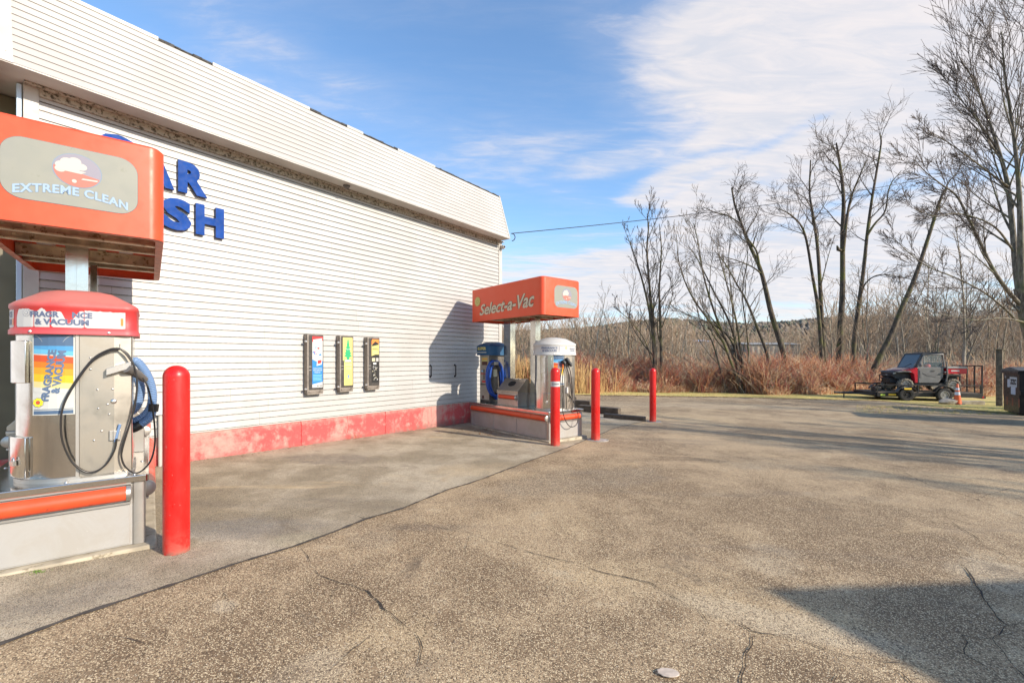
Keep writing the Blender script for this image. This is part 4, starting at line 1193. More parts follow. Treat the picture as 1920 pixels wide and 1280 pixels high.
# near machine: clip, doubled black cable, hose bracket, small blue-wired box, corrugated hose coil
for dy_, dv in ((-.045, 0), (-.052, 3)):
    cable(near_i, vno, [(225, 653 + dv * .5), (205, 655 + dv), (175, 672 + dv), (145, 710 + dv), (121, 752 + dv), (114, 790), (118, 830), (138, 868 + dv * .5), (168, 885 + dv * .3), (196, 873), (214, 845), (219, 822)], yf + dy_, .0065, cable_m, vn_, 'cable')
for k in (0, 4):
    cable(near_i, vno, [(225, 653), (240, 664 + k), (253, 690), (257, 720), (253, 755 + k), (243, 795), (230, 835 + k), (228, 858), (236, 876), (252, 886), (266, 882), (282, 864), (290, 835), (290, 800), (285, 760), (278, 728), (268, 708)], [yf - .055] * 9 + [yf - .05] * 3 + [yf - .03] * 5, .0065, cable_m, vn_, 'cable', n=6)
cable(near_i, vno, [(216, 828), (220, 812), (225, 795)], yf - .03, .010, hose_blue, vn_, 'cable')
b = MB(); q = near_i.px(225, 652, yf - .03) - vno; b.tube([(q.x, -.32, q.z), (q.x, q.y - .03, q.z), (q.x, q.y - .03, q.z + .03)], .005, 6); b.build('cable_clip', bolt_m, vn_)
b = MB(); q = near_i.px(216, 814, yf) - vno; b.box(q.x - .035, q.x + .035, -.350, -.333, q.z - .045, q.z + .035); b.box(q.x - .012, q.x + .012, -.357, -.350, q.z - .04, q.z + .035)
b.build('switch_box', alu, vn_, bevel=.004)
b = MB(); a_ = near_i.px(199, 704, yf - .03) - vno; c_ = near_i.px(246, 690, yf - .03) - vno
dv_ = (c_ - a_)
for hgt, th, dep in ((.07, .0, .03),):
    A = [a_ + Vector((0, 0, 0)), c_ + Vector((.0, 0, 0)), c_ + Vector((0, 0, .055)), a_ + Vector((0, 0, .055))]
    b.add([(p.x, -.333, p.z) for p in A] + [(p.x, -.385, p.z) for p in A], [(0,1,2,3),(4,7,6,5),(0,4,5,1),(1,5,6,2),(2,6,7,3),(3,7,4,0)])
b.build('hose_bracket', galv if False else alu, vn_, bevel=.004)
b = MB(); q0 = near_i.px(236, 690, yf - .06) - vno; q1 = near_i.px(256, 700, yf + .05) - vno; q2 = near_i.px(272, 712, yf + .12) - vno
b.tube([q0, q1, q2], [.036, .034, .026], 10); b.build('hose_nozzle', cuff_m, vn_, smooth=40)
yh = .36
cable(near_i, vno, [(236, 690), (252, 676), (268, 690), (281, 715), (286, 745), (280, 768), (262, 785), (240, 792), (222, 780), (214, 745), (222, 710), (240, 694), (256, 706), (264, 730), (258, 758), (246, 772), (230, 780)],
      [yh, yh - .02, yh - .03, yh - .03, yh - .02, yh - .02, yh, yh + .03, yh + .05, yh + .06, yh + .07, yh + .07, yh + .07, yh + .07, yh + .07, yh + .08, yh + .09], .036, hose_blue, vn_, 'vacuum_hose', corr=True)
cable(near_i, vno, [(287, 768), (281, 782), (270, 792), (262, 797)], [yh - .05] * 4, .034, hose_blue, vn_, 'vacuum_hose', corr=True)
cable(near_i, vno, [(264, 796), (252, 802), (240, 806)], [yh - .05] * 3, .037, rubber, vn_, 'hose_cuff', sides=14)
cable(near_i, vno, [(289, 757), (287, 771)], [yh - .05] * 2, .037, rubber, vn_, 'hose_cuff', sides=14)

# far machine: black nozzles and hanging loops
yq = far_i and -.03
for pix, ys_ in (([(1059, 684), (1055, 705), (1054, 740), (1055, 768), (1059, 785), (1066, 797), (1073, 800), (1081, 795), (1084, 780), (1080, 764), (1073, 748), (1065, 738)], [yf - .05] * 3 + [-.11] * 6 + [-.09, yf - .04, yf - .04]),
                 ([(1065, 682), (1070, 700), (1072, 722), (1071, 745), (1068, 752)], [yf - .05] * 5),
                 ([(1060, 684), (1066, 702), (1065, 722), (1063, 740), (1062, 760), (1064, 768), (1070, 770), (1074, 760), (1073, 730), (1070, 700)], [yf - .04] * 10),
                 ([(1054, 690), (1051, 705), (1050, 720)], [yf - .03] * 3)):
    cable(far_i, vfo, pix, ys_, .0085, cable_m, vf_, 'cable')
b = MB()
for u, v in ((1057, 676), (1064, 672), (1068, 678)):
    q = far_i.px(u, v, yf - .05) - vfo; b.tube([q + Vector((-.02, .02, .0)), q + Vector((.0, -.02, -.045)), q + Vector((.01, -.03, -.10))], [.035, .042, .02], 8)
b.build_each('hose_nozzle', rubber, vf_, smooth=50)
b = MB(); q = far_i.px(1063, 731, yf - .03) - vfo; b.box(q.x - .02, q.x + .02, q.y - .02, -.333, q.z - .06, q.z + .06); b.build('switch_box', MATS['label_white'], vf_, bevel=.005)

# ------------------------------------------------------------------ coin machine with blue hose on the far island
p = far_i.world(.2, 2.27, HGT)
cm = thing('coin_machine', 'slim machine with a dark blue roof and a looped blue hose by the building corner', 'coin machine', tuple(p), IROT)
beige = vary((.42, .37, .30), 5, .2, .45, metal=.25, name='beige_enamel')
dkside = vary((.13, .115, .10), 8, .3, .4, metal=.6, name='dark_steel')
b = MB(); b.box(.0, .50, 0, .41, 0, 1.18); b.build('body', dkside, cm, bevel=.008)
b = MB(); b.box(-.010, -.001, .02, .39, .42, 1.15); b.box(-.008, -.001, .02, .39, .06, .41); b.build_each('front_panel', beige, cm, bevel=.003)
bl = MB(); prof = [(.03, 0), (.03, .22), (.0, .25), (-.08, .30), (-.16, .33)]
rings = [rrect(-.03 - o_, .53 + o_, -.03 - o_, .44 + o_, .02, 3) for o_, z_ in prof]; n = len(rings[0])
vs = [(a, b_, 1.14 + prof[j][1]) for j, r_ in enumerate(rings) for a, b_ in r_]
bl.add(vs, [(j*n+i, j*n+(i+1)%n, (j+1)*n+(i+1)%n, (j+1)*n+i) for j in range(len(prof)-1) for i in range(n)] + [tuple(range((len(prof)-1)*n, len(prof)*n)), tuple(range(n))[::-1]])
ro_ = bl.build('roof_cap', dome_blue, cm, smooth=30)
c = MB(); cmats = [YEL, mat('display_brown', (.10, .04, .03), .3), BLACK, RED, WHITE, LBLUE, mat('cap_white', (.6, .6, .5), .5), ORANGE]
join_mb(c, left_face(text_mesh('SUPER', .36, .075, offset=.05), -.064, .42, 1.265), 0)
def lrect(y0, y1, z0, z1, xx, m_): c.m = m_; c.add([(xx, y1, z0), (xx, y0, z0), (xx, y0, z1), (xx, y1, z1)], [(0,1,2,3)]); c.m = 0
lrect(.05, .44, 1.20, 1.218, -.064, 6)
lrect(.07, .31, .90, 1.09, -.0115, 0); lrect(.08, .30, .90, .99, -.0125, 1); lrect(.08, .30, 1.04, 1.06, -.0125, 7)
lrect(.20, .24, .55, .80, -.0115, 2); lrect(.26, .34, .74, .77, -.0115, 5); lrect(.10, .36, .68, .70, -.0115, 3); lrect(.08, .17, .56, .60, -.0115, 6)
lrect(.10, .30, .48, .52, -.0115, 3); lrect(.04, .37, .43, .445, -.0115, 2); lrect(.22, .30, .08, .16, -.0115, 1)
c.build('control_face', cmats, cm)
b = MB(); b.box(.11, .22, -.005, -.001, .62, .80); b.build('notice', CREAM, cm)
org = Vector((.2, 2.27, HGT))
def hosecoil(pix, yl, r_, nm): return cable(far_i, org, pix, yl, r_, hose_blue2, cm, nm, n=6, sides=12)
hosecoil([(926, 677), (919, 681), (914, 694), (913, 710), (915, 726), (921, 738), (930, 742), (938, 737), (942, 724), (943, 706), (940, 689), (934, 679), (928, 678)], 2.27 - .07, .038, 'blue_hose')
hosecoil([(925, 682), (920, 694), (918, 712), (921, 730), (930, 746), (938, 742), (940, 720), (938, 696)], 2.27 - .03, .034, 'blue_hose')
b = MB(); q = far_i.px(929, 680, 2.16) - org; b.box(q.x - .05, q.x + .08, -.13, -.002, q.z - .05, q.z + .03); b.build('hose_hook', alu, cm, bevel=.005)

# ------------------------------------------------------------------ litter bins
def make_bin(isl, x, y, w_, d_, label, flip=False):
    p = isl.world(x, y, HGT)
    t = thing('litter_bin', label, 'litter bin', tuple(p), IROT, 'sloped lid litter bins on the islands')
    b = MB(); b.box(0, w_, 0, d_, 0, .27); b.build('bin_body', alu, t, bevel=.006)
    b = MB(); b.box(-.015, w_ + .015, -.015, d_ + .015, .271, .30); b.build('rim', alu, t, bevel=.004)
    h = .31; a = w_ * .62
    prof = [(-.01, .301), (w_ + .01, .301), (w_ + .01, .36), (w_ * .80, .60), (w_ * .62, .60), (-.01, .34)]
    if flip: prof = [(w_ - x_, z_) for x_, z_ in prof][::-1]
    b = MB(); b.prism(prof, -.01, d_ + .01, 'y'); b.build('lid', stainless if False else brushed, t, bevel=.004)
    # oval opening on the slope
    x0, z0 = (-.01, .34) if not flip else (w_ + .01, .34); x1, z1 = (w_ * .62, .60) if not flip else (w_ * .38, .60)
    ux, uz = x1 - x0, z1 - z0; L = math.hypot(ux, uz); ux /= L; uz /= L; nx, nz = -uz, ux
    if flip: nx, nz = uz, -ux
    cx_, cz_ = x0 + ux * L * .58, z0 + uz * L * .58
    ho = MB(); ri = MB(); N = 24
    for k_, (mb, ra, l_) in enumerate(((ri, 1.12, .002), (ho, 1.0, .004))):
        mb.add([(cx_ + ux * .085 * ra * math.cos(2*math.pi*k/N) + (nx if nz > 0 else -nx) * l_, d_ * .5 + .125 * ra * math.sin(2*math.pi*k/N), cz_ + uz * .085 * ra * math.cos(2*math.pi*k/N) + abs(nz) * l_) for k in range(N)], [tuple(range(N))])
    ri.build('opening_rim', alu, t); ho.build('opening', mat('bin_hole', (.012, .011, .01), .8), t)
    bb, cc = MB(), MB(); sx = 0 if not flip else w_
    bumper(bb, cc, (sx, .06), (sx, d_ - .10), .20, (-1 if not flip else 1, 0), .045)
    bo = bb.build('bumper', bump_m, t, smooth=50); cc.build('end_cap', alu, bo, smooth=50)
    return t
make_bin(far_i, .10, 1.09, .40, .74, 'litter bin with a round hole in its sloped lid, between the far island posts')
make_bin(near_i, -.0 + .02, 1.15, .36, .70, 'litter bin on the near island, peeking out left of the vacuum')
make_bin(near_i, .58, 1.15, .37, .70, 'litter bin on the near island, showing under the blue hose coil', True)

# ------------------------------------------------------------------ bollards
BH = 1.495
def boll_fn(n):
    p = n.coord('Object'); x, y, z = n.sep(p); b = n.noise(n.mapping(p, scale=(1, 1, .3)), 7, 5, .6)
    c = n.mix(n.smooth(b, .4, .7, 0, .6), (.60, .010, .008), (.55, .025, .016))
    c = n.mix(n.smooth(z, .22, .0, 0, .55) * n.smooth(n.noise(p, 14, 5, .7), .35, .6), c, (.50, .14, .10))
    c = n.mix(n.smooth(n.noise(p, 42, 4, .7), .68, .70), c, (.34, .22, .19))
    c = n.mix(n.smooth(n.noise(n.mapping(p, scale=(1, 1, .35)), 16, 5, .75), .64, .70, 0, .55), c, (.36, .012, .012))
    c = n.mix(n.smooth(z, .05, .0, 0, .8) * n.smooth(n.noise(p, 22, 5, .7), .35, .55), c, (.20, .14, .10))
    return {'Base Color': c, 'Roughness': n.smooth(b, .3, .7, .24, .44)}
boll_m = mat('red_bollard_sleeve', fn=boll_fn)
def bollard(u, v, yy, label, h, w_px=None):
    x = (u - 960) / F * yy; z = gz(x, yy); r_ = .09
    t = thing('bollard', label, 'bollard', (x, yy, z), 0, 'red steel bollards guarding the islands')
    b = MB(); prof = [(r_, -.1), (r_, 0.0), (r_, h - r_ * 1.0)]
    prof += [(r_ * math.cos(R(a)), h - r_ * 1.0 + r_ * 1.0 * math.sin(R(a))) for a in range(8, 90, 8)] + [(.004, h)]
    b.lathe(prof, sides=48); b.build('sleeve', boll_m, t, smooth=50)
    if u < 1100: return t
    f_ = MB(); k = 14; q = random.Random(int(u)); pl = [( (r_ + .10 + q.uniform(-.02, .05)) * math.cos(2*math.pi*i/k) + .05, (r_ + .09 + q.uniform(-.02, .05)) * math.sin(2*math.pi*i/k)) for i in range(k)]
    f_.prism(pl, -.1, .011); f_.build('concrete_collar', collar_m, t, bevel=.004)
    return t
bollard(331, 1040, 3.60, 'nearest and largest red bollard, right of the near island', BH)
b2 = bollard(1041, 832, 8.58, 'red bollard with a white sticker band, at the far island corner', BH)
bollard(1116.5, 821, 9.30, 'red bollard just right of the far island, without a sticker', BH)
bollard(1224, 790, 12.5, 'small red bollard farthest away, at the end of the dark timbers', BH)
b = MB(); b.lathe([(.0915, 1.13), (.0915, 1.23)], sides=40, cap=False)
st_ = b.build('sticker', MATS['label_white'], b2, smooth=60)
me = text_mesh('NO PARKING', .15, .03, offset=.03)
xf(me, lambda a, b_, c_: (.0925 * math.sin((a - .075) / .0925), -.0925 * math.cos((a - .075) / .0925), 1.165 + b_))
o = link('sticker_text', me, mat('ink_dark', (.10, .09, .09), .5), st_)
# ------------------------------------------------------------------ timbers beyond the far island
timber_m = vary((.115, .088, .062), 6, .4, .9, dirt=(.04, .032, .025), name='old_timber', bump=.7, bscale=30)
def timber(u0, v0, u1, v1, hpx, wid, label):
    a, b_ = pg(u0, v0), pg(u1, v1); d_ = (b_ - a); L = Vector((d_.x, d_.y, 0)).length
    h = hpx / F * (a.y + b_.y) / 2
    b = MB(); b.box(0, L, 0, wid, -.05, h)
    o = b.build('landscape_timber', timber_m, bevel=.018, segs=2); o.location = a; o.rotation_euler = (0, -math.asin((b_.z - a.z) / L), math.atan2(d_.y, d_.x))
    setp(o, label, 'timber', 'dark timbers edging the apron')
timber(1131, 783, 1207.5, 790, 8, .20, 'nearest dark landscape timber, ending at the farthest bollard')
timber(1083, 771, 1159, 778.5, 12.5, .22, 'middle dark landscape timber lying behind the two middle bollards')
timber(1040, 763, 1106, 768, 16, .22, 'dark landscape timber half hidden behind the far island')
timber(1060, 757, 1081, 757.5, 13, .3, 'short dark timber block just right of the far vacuum')

# ------------------------------------------------------------------ side by side vehicle on its trailer
VR = math.atan2(.18, -.98)
VP_ = Vector(((1723 - 960) / F * 23, 23, 0)); GV = gz(VP_.x, 23) 
DECK = .43
black_p = vary((.022, .021, .021), 5, .3, .4, name='black_steel')
bodyred = mat('vehicle_red', (.50, .015, .03), .22, coat=.5); bodygrey = vary((.18, .175, .165), 4, .12, .4, name='grey_door_skin')
plum = mat('hood_deep_red', (.17, .006, .03), .2, coat=.6)
darkpl = vary((.03, .029, .03), 8, .3, .5, name='black_plastic')
glassm = mat('tinted_glass', (.035, .05, .055), .08, 0.0, spec=.8)
glasscl = mat('clear_glass', (.30, .36, .36), .06)
glasscl.node_tree.nodes['Principled BSDF'].inputs['Alpha'].default_value = .30
tyre_m = vary((.06, .055, .048), 10, .5, .9, name='muddy_tyre', dirt=(.36, .31, .23), dirt_lo=.42, dirt_hi=.6, dscale=12)
tyre2 = vary((.022, .021, .02), 10, .4, .8, name='trailer_tyre'); rim_m = mat('rim_grey', (.35, .34, .33), .4, .8)
hdr = VR
veh = thing('utility_vehicle', 'small red, grey and black utility vehicle with a cargo bed, loaded on the black trailer', 'utility vehicle', (VP_.x, VP_.y, GV + DECK + .02), VR)
veh.scale = (1.0, 1.0, 1.0)
def wheel(parent, x, y, r_, w_, tm, zc=None, lugs=True, rimc=None):
    zc = r_ if zc is None else zc
    p = thing('wheel', None, None, (x, y, zc)); p.parent = parent
    b = MB(); hw_ = w_ / 2
    b.lathe([(r_ * .58, -hw_ * .8), (r_ * .85, -hw_), (r_ * .97, -hw_ * .85), (r_, -hw_ * .4), (r_, hw_ * .4), (r_ * .97, hw_ * .85), (r_ * .85, hw_), (r_ * .58, hw_ * .8)], sides=28, axis='y', cap=False)
    if lugs:
        for k in range(18):
            a = 2 * math.pi * k / 18; c_, s_ = math.cos(a), math.sin(a)
            for yy_ in (-hw_ * .45, hw_ * .45):
                a2 = a + (.08 if yy_ > 0 else -.08); P = []
                for rr_ in (r_ * .97, r_ * 1.04):
                    for da in (-.07, .07):
                        for dy_ in (-hw_ * .45, hw_ * .45): P.append((rr_ * math.cos(a2 + da), yy_ + dy_, rr_ * math.sin(a2 + da)))
                b.add(P, [(0,1,3,2),(4,6,7,5),(0,4,5,1),(2,3,7,6),(0,2,6,4),(1,5,7,3)])
    b.build('tyre', tm, p, smooth=40)
    b = MB(); sg_ = 1 if y > 0 else -1
    b.lathe([(r_ * .60, -hw_ * .8), (r_ * .60, hw_ * .75), (r_ * .52, hw_ * .78), (r_ * .48, hw_ * .35), (r_ * .16, hw_ * .30), (r_ * .15, hw_ * .55), (.005, hw_ * .58)] if sg_ > 0 else
            [(.005, -hw_ * .58), (r_ * .15, -hw_ * .55), (r_ * .16, -hw_ * .30), (r_ * .48, -hw_ * .35), (r_ * .52, -hw_ * .78), (r_ * .60, -hw_ * .75), (r_ * .60, hw_ * .8)], sides=24, axis='y')
    for k in range(6):
        a = 2 * math.pi * k / 6; b.lathe([(r_ * .07, sg_ * hw_ * .30), (r_ * .07, sg_ * hw_ * .42)], (r_ * .32 * math.cos(a), 0, r_ * .32 * math.sin(a)), 8, 'y')
    b.build('rim', rimc or rim_m, p, smooth=40)
for x in (1.0, -1.04):
    for y in (.62, -.62): wheel(veh, x, y, .325, .24, tyre_m)
HWD = .70
b = MB(); b.box(-1.35, 1.25, -.35, .35, .30, .44); b.box(-.75, .62, -.66, .66, .30, .42); b.box(.62, 1.2, -.4, .4, .42, .8); b.box(-1.4, -.75, -.42, .42, .44, .86)
for x in (1.0, -1.04): b.cyl((x, -.6, .33), (x, .6, .33), .04, 8)
for s_ in (1, -1):
    b.tube([(-.95, s_ * .45, .42), (-.95, s_ * .52, .88)], .035, 8); b.tube([(1.0, s_ * .42, .42), (.92, s_ * .40, .95)], .035, 8)
b.build('chassis', darkpl, veh, bevel=.01)
# front fascia and hood
b = MB(); b.prism([(.66, .70), (1.30, .62), (1.44, .74), (1.46, .95), (1.36, 1.03), (.66, 1.10)], -.48, .48, 'y'); b.prism([(1.18, .38), (1.50, .42), (1.52, .66), (1.2, .70)], -.34, .34, 'y')
b.tube([(1.46, -.32, .45), (1.60, -.34, .50), (1.60, -.34, .82), (1.50, -.32, .86)], .022, 8); b.tube([(1.46, .32, .45), (1.60, .34, .50), (1.60, .34, .82), (1.50, .32, .86)], .022, 8)
b.tube([(1.60, -.34, .66), (1.60, .34, .66)], .022, 8); b.tube([(1.60, -.34, .80), (1.60, .34, .80)], .022, 8)
b.build('front_fascia', darkpl, veh, bevel=.02)
b = MB(); top = [(1.42, .96, .30), (1.30, 1.06, .42), (1.0, 1.13, .50), (.62, 1.20, .60)]
vs = []
for x, z, hw_ in top: vs += [(x, -hw_, z - .05), (x, -hw_ * .6, z + .01), (x, hw_ * .6, z + .01), (x, hw_, z - .05)]
fs = [(4*i+j, 4*i+j+1, 4*i+j+5, 4*i+j+4) for i in range(3) for j in range(3)]
vs += [(x, y, z - .10) for x, y, z in vs]; fs += [(16+4*i+j, 16+4*i+j+4, 16+4*i+j+5, 16+4*i+j+1) for i in range(3) for j in range(3)]
ring_ = [0, 4, 8, 12, 13, 14, 15, 11, 7, 3, 2, 1]; fs += [(ring_[i], ring_[(i+1) % 12], 16 + ring_[(i+1) % 12], 16 + ring_[i]) for i in range(12)]
b.add(vs, fs); b.build('hood', plum, veh, smooth=50)
for s_ in (1, -1):
    b = MB(); ys_ = (.46 * s_, .72 * s_); y0, y1 = min(ys_), max(ys_)
    b.prism([(.50, .44), (.62, .44), (.66, .86), (.80, .98), (1.10, 1.0), (1.22, .99), (1.05, 1.08), (.62, 1.20), (.50, 1.20)], y0, y1, 'y'); b.build('fender', bodyred, veh, bevel=.02)
    b = MB(); b.prism([(.78, .96), (1.12, .985), (1.36, .95), (1.38, .99), (1.16, 1.035), (.84, 1.03)], y0 - .0 + (.02 if s_ > 0 else -.02), y1 + (.03 if s_ > 0 else -.0), 'y'); b.build('fender_flare', mat('flare_grey', (.12, .12, .12), .4), veh, bevel=.01)
    b = MB(); b.prism([(1.30, .90), (1.44, .86), (1.45, .93), (1.32, .97)], min(.26*s_, .46*s_), max(.26*s_, .485*s_), 'y'); b.build('headlight', mat('lamp_glass', (.55, .55, .52), .1), veh, bevel=.01)
    b = MB(); b.prism([(1.02, 1.03), (1.16, 1.01), (1.03, 1.075)], y1 - .02 if s_ > 0 else y0 - .004, y1 + .004 if s_ > 0 else y0 + .02, 'y'); b.build('reflector', mat('amber', (.80, .38, .05), .3), veh)
b = MB(); b.prism([(1.462, .79), (1.466, .79), (1.466, .84), (1.462, .84)], -.08, .08, 'y'); b.build('badge', WHITE, veh)
# doors
for s_ in (1, -1):
    yo, yi = .72 * s_, .66 * s_; y0, y1 = min(yo, yi), max(yo, yi)
    b = MB(); b.prism([(-.60, .74), (-.40, .44), (.46, .44), (.48, 1.20), (-.62, 1.20)], y0, y1, 'y'); dr = b.build('door', bodygrey, veh, bevel=.015)
    b = MB(); ye0, ye1 = (yo, yo + .014) if s_ > 0 else (yo - .014, yo)
    b.prism([(-.34, .98), (.30, .93), (.10, .80), (-.30, .72)], ye0, ye1, 'y'); b.prism([(-.50, .84), (.05, .86), (.08, .89), (-.50, .88)], ye0, ye1 + .004, 'y')
    b.prism([(.33, .70), (.40, .70), (.42, 1.08), (.34, 1.08)], ye0, ye1, 'y')
    b.build('door_panel', mat('door_relief_grey', (.15, .145, .14), .5), dr, bevel=.004)  # raised panels in a darker grey than the door skin
    b = MB(); b.box(-.22, -.08, ye0, ye1 + .01 * s_ if s_ > 0 else ye1, 1.02, 1.05); b.build('handle', darkpl, dr)
    # window frame
    b = MB()
    for pa in ([(.50, 1.20), (.20, 1.84), (-.62, 1.86), (-.66, 1.20)],):
        P3 = [(x, (yo + yi) / 2 - .03 * s_ * (z - 1.2) / .65, z) for x, z in pa]
        b.tube(P3, .032, 8); b.tube([P3[3], P3[0]], .026, 8)
    b.build('window_frame', bodygrey, dr, smooth=50)
    b = MB(); q_ = [(.44, 1.23), (.17, 1.80), (-.52, 1.82), (-.60, 1.74), (-.60, 1.34), (-.50, 1.23)]
    b.add([(x, (yo + yi) / 2 - .03 * s_ * (z - 1.2) / .65, z) for x, z in q_], [tuple(range(6))]); b.build('side_window', glasscl, dr)
b = MB(); b.prism([(.22, 1.84), (.30, 1.87), (.24, 1.93), (-.60, 1.96), (-.80, 1.92), (-.80, 1.87), (-.6, 1.87)], -.64, .64, 'y'); b.prism([(.02, 1.955), (-.02, 1.98), (-.5, 1.985), (-.55, 1.955)], -.45, .45, 'y')
b.build('cab_roof', darkpl, veh, bevel=.02)
for s_ in (1, -1):
    b = MB(); b.hexa([(.56, s_*.56, 1.17), (.62, s_*.56, 1.17), (.62, s_*.68, 1.17), (.56, s_*.68, 1.17), (.20, s_*.56, 1.88), (.28, s_*.56, 1.88), (.28, s_*.66, 1.88), (.20, s_*.66, 1.88)]); b.build('windshield_pillar', darkpl, veh, bevel=.008)
b = MB(); b.add([(.62, -.56, 1.19), (.62, .56, 1.19), (.27, .56, 1.87), (.27, -.56, 1.87)], [(0,1,2,3)]); b.build('windshield', glassm, veh)
b = MB(); b.tube([(.60, -.1, 1.22), (.52, .28, 1.40)], .012, 6); b.build('wiper', darkpl, veh)
b = MB(); b.add([(-.70, -.60, 1.20), (-.70, .60, 1.20), (-.68, .60, 1.86), (-.68, -.60, 1.86)], [(0,1,2,3)]); b.build('rear_window', glasscl, veh)
b = MB(); b.box(-.64, -.14, -.58, .58, .62, .86); b.hexa([(-.66, -.58, .80), (-.48, -.58, .80), (-.48, .58, .80), (-.66, .58, .80), (-.70, -.56, 1.46), (-.60, -.56, 1.46), (-.60, .56, 1.46), (-.70, .56, 1.46)]); b.build('seat', darkpl, veh, bevel=.03)
b = MB(); b.lathe([(.10, 0), (.14, .05), (.14, .22), (.08, .28)], (-.10, .42, 1.10), 12); b.build('red_can', RED, veh, smooth=50)
b = MB(); b.tube([(.26 + .14 * math.sin(R(a)) * .4, .30 + .16 * math.cos(R(a)), 1.20 + .16 * math.sin(R(a))) for a in range(0, 360, 24)], .014, 6, closed=True); b.tube([(.26, .30, 1.2), (.45, .30, 1.08)], .02, 6); b.build('steering_wheel', darkpl, veh)
b = MB(); b.tube([(.44, .72, 1.26), (.46, .80, 1.30)], .012, 6); b.lathe([(.01, -.02), (.10, -.015), (.10, .015), (.01, .02)], (.46, .84, 1.34), 14, 'x'); b.build('side_mirror', bodygrey, veh, smooth=40)
# cargo bed
b = MB(); b.box(-1.62, -.78, -.70, .70, .90, .94)
for yy_ in (-.70, .655): b.box(-1.62, -.78, yy_, yy_ + .045, .94, 1.16)
b.box(-1.62, -1.585, -.65, .65, .94, 1.16); b.box(-.815, -.78, -.65, .65, .94, 1.18); bed = b.build('cargo_bed', bodyred, veh, bevel=.01)
b = MB(); b.prism([(-1.66, 1.165), (-.76, 1.165), (-.76, 1.25), (-1.0, 1.27), (-1.60, 1.25)], .64, .73, 'y'); b.prism([(-1.66, 1.165), (-.76, 1.165), (-.76, 1.25), (-1.0, 1.27), (-1.60, 1.25)], -.73, -.64, 'y'); b.box(-.80, -.75, -.64, .64, 1.17, 1.26)
b.build('bed_rail', mat('bed_rail_grey', (.32, .31, .29), .45), bed, bevel=.01)
b = MB(); b.box(-1.30, -.95, .701, .706, 1.02, 1.08); b.build('bed_decal', WHITE, bed)
for s_ in (1, -1):
    b = MB(); b.prism([(-.80, .86), (-1.30, .86), (-1.40, .76), (-1.36, .74), (-1.24, .80), (-.88, .80), (-.74, .66), (-.74, .80)], min(.50*s_, .72*s_), max(.50*s_, .72*s_), 'y'); b.build('mud_guard', darkpl, veh, bevel=.01)
b = MB()
for s_ in (1,): b.tube([(-.70, s_ * .76, .52), (-.74, s_ * .78, .90), (-.72, s_ * .76, 1.5)], .03, 8)
b.tube([(-.74, .70, .98), (-.60, .80, .98)], .035, 8)
b.build('side_bar', bodygrey, veh)

trl = thing('utility_trailer', 'black flat utility trailer with low rails and a raised ramp gate, under the small vehicle', 'trailer', (VP_.x, VP_.y, GV), VR)
XF, XB, HW = 2.45, -2.05, .95
b = MB(); b.box(XB, XF, -HW, HW, DECK - .12, DECK - .05)
for x in np.arange(XB + .1, XF, .45): b.box(x, x + .05, -HW + .02, HW - .02, DECK - .20, DECK - .121)
for s_ in (1, -1): b.box(XB, XF, min(s_*HW, s_*(HW+.06)), max(s_*HW, s_*(HW+.06)), DECK - .22, DECK - .02)
b.box(XF, XF + .06, -HW, HW, DECK - .22, DECK - .02)
b.build('frame', black_p, trl, bevel=.006)
b = MB(); 
for i in range(8): b.box(XB + .02, XF - .01, -HW + .02 + i * .238, -HW + .25 + i * .238, DECK - .048, DECK)
b.build('deck', vary((.20, .15, .10), 5, .4, .9, name='deck_boards'), trl, bevel=.004)
b = MB(); RH = DECK + .34
for s_ in (1, -1):
    b.box(XB + .02, XF, min(s_*HW, s_*(HW+.045)), max(s_*HW, s_*(HW+.045)), RH, RH + .045)
    for x in (XB + .03, -.55, .62, 1.35, XF - .05): b.box(x, x + .045, min(s_*(HW+.001), s_*(HW+.044)), max(s_*(HW+.001), s_*(HW+.044)), DECK - .019, RH - .001)
b.box(XF - .045, XF, -HW + .001, HW - .001, RH + .002, RH + .043); b.build('rail', black_p, trl, bevel=.004)
b = MB(); 
for s_ in (1, -1): b.tube([(XF + .03, s_ * HW * .9, DECK - .12), (XF + 1.15, s_ * .05, DECK - .12)], .04, 8)
b.tube([(XF + 1.1, 0, DECK - .12), (XF + 1.45, 0, DECK - .10)], .05, 8); b.tube([(XF + 1.0, 0, DECK - .05), (XF + 1.0, 0, .02)], .03, 8); b.lathe([(.09, 0), (.09, .02)], (XF + 1.0, 0, .0), 12)
b.build('tongue', black_p, trl, smooth=40)
b = MB(); b.box(XF - .30, XF - .02, .45, .80, DECK + .01, DECK + .26); b.build('battery_box', darkpl, trl, bevel=.02)
b = MB(); b.lathe([(.02, 0), (.09, .02), (.13, .10), (.10, .19), (.03, .22)], (XF - .20, .30, DECK + .27 - .26), 14); b.build('strap_bundle', mat('tan_strap', (.55, .42, .22), .7), trl, smooth=60)
for x in (1.25, -.36):
    for s_ in (1, -1): wheel(trl, x, s_ * (HW + .17), .335, .20, tyre2, lugs=False, rimc=rim_m if x < 0 else black_p)
for s_ in (1,-1):
    for x in (1.25, -.36):
        b = MB(); P = [(x + .42 * math.cos(R(a)), .34 + .40 * math.sin(R(a))) for a in range(20, 161, 14)]
        P2 = [(x + .45 * math.cos(R(a)), .34 + .43 * math.sin(R(a))) for a in range(160, 19, -14)]
        b.prism(P + P2, min(s_*(HW+.062), s_*(HW+.29)), max(s_*(HW+.062), s_*(HW+.29)), 'y'); b.build('mudguard', black_p, trl)
b = MB(); b.box(1.08, 1.40, HW + .292, HW + .296, .58, .66); b.box(1.62, 1.95, HW + .061, HW + .064, DECK - .16, DECK - .08)
b.build('decal', mat('decal_yellow', (.75, .50, .04), .5), trl)
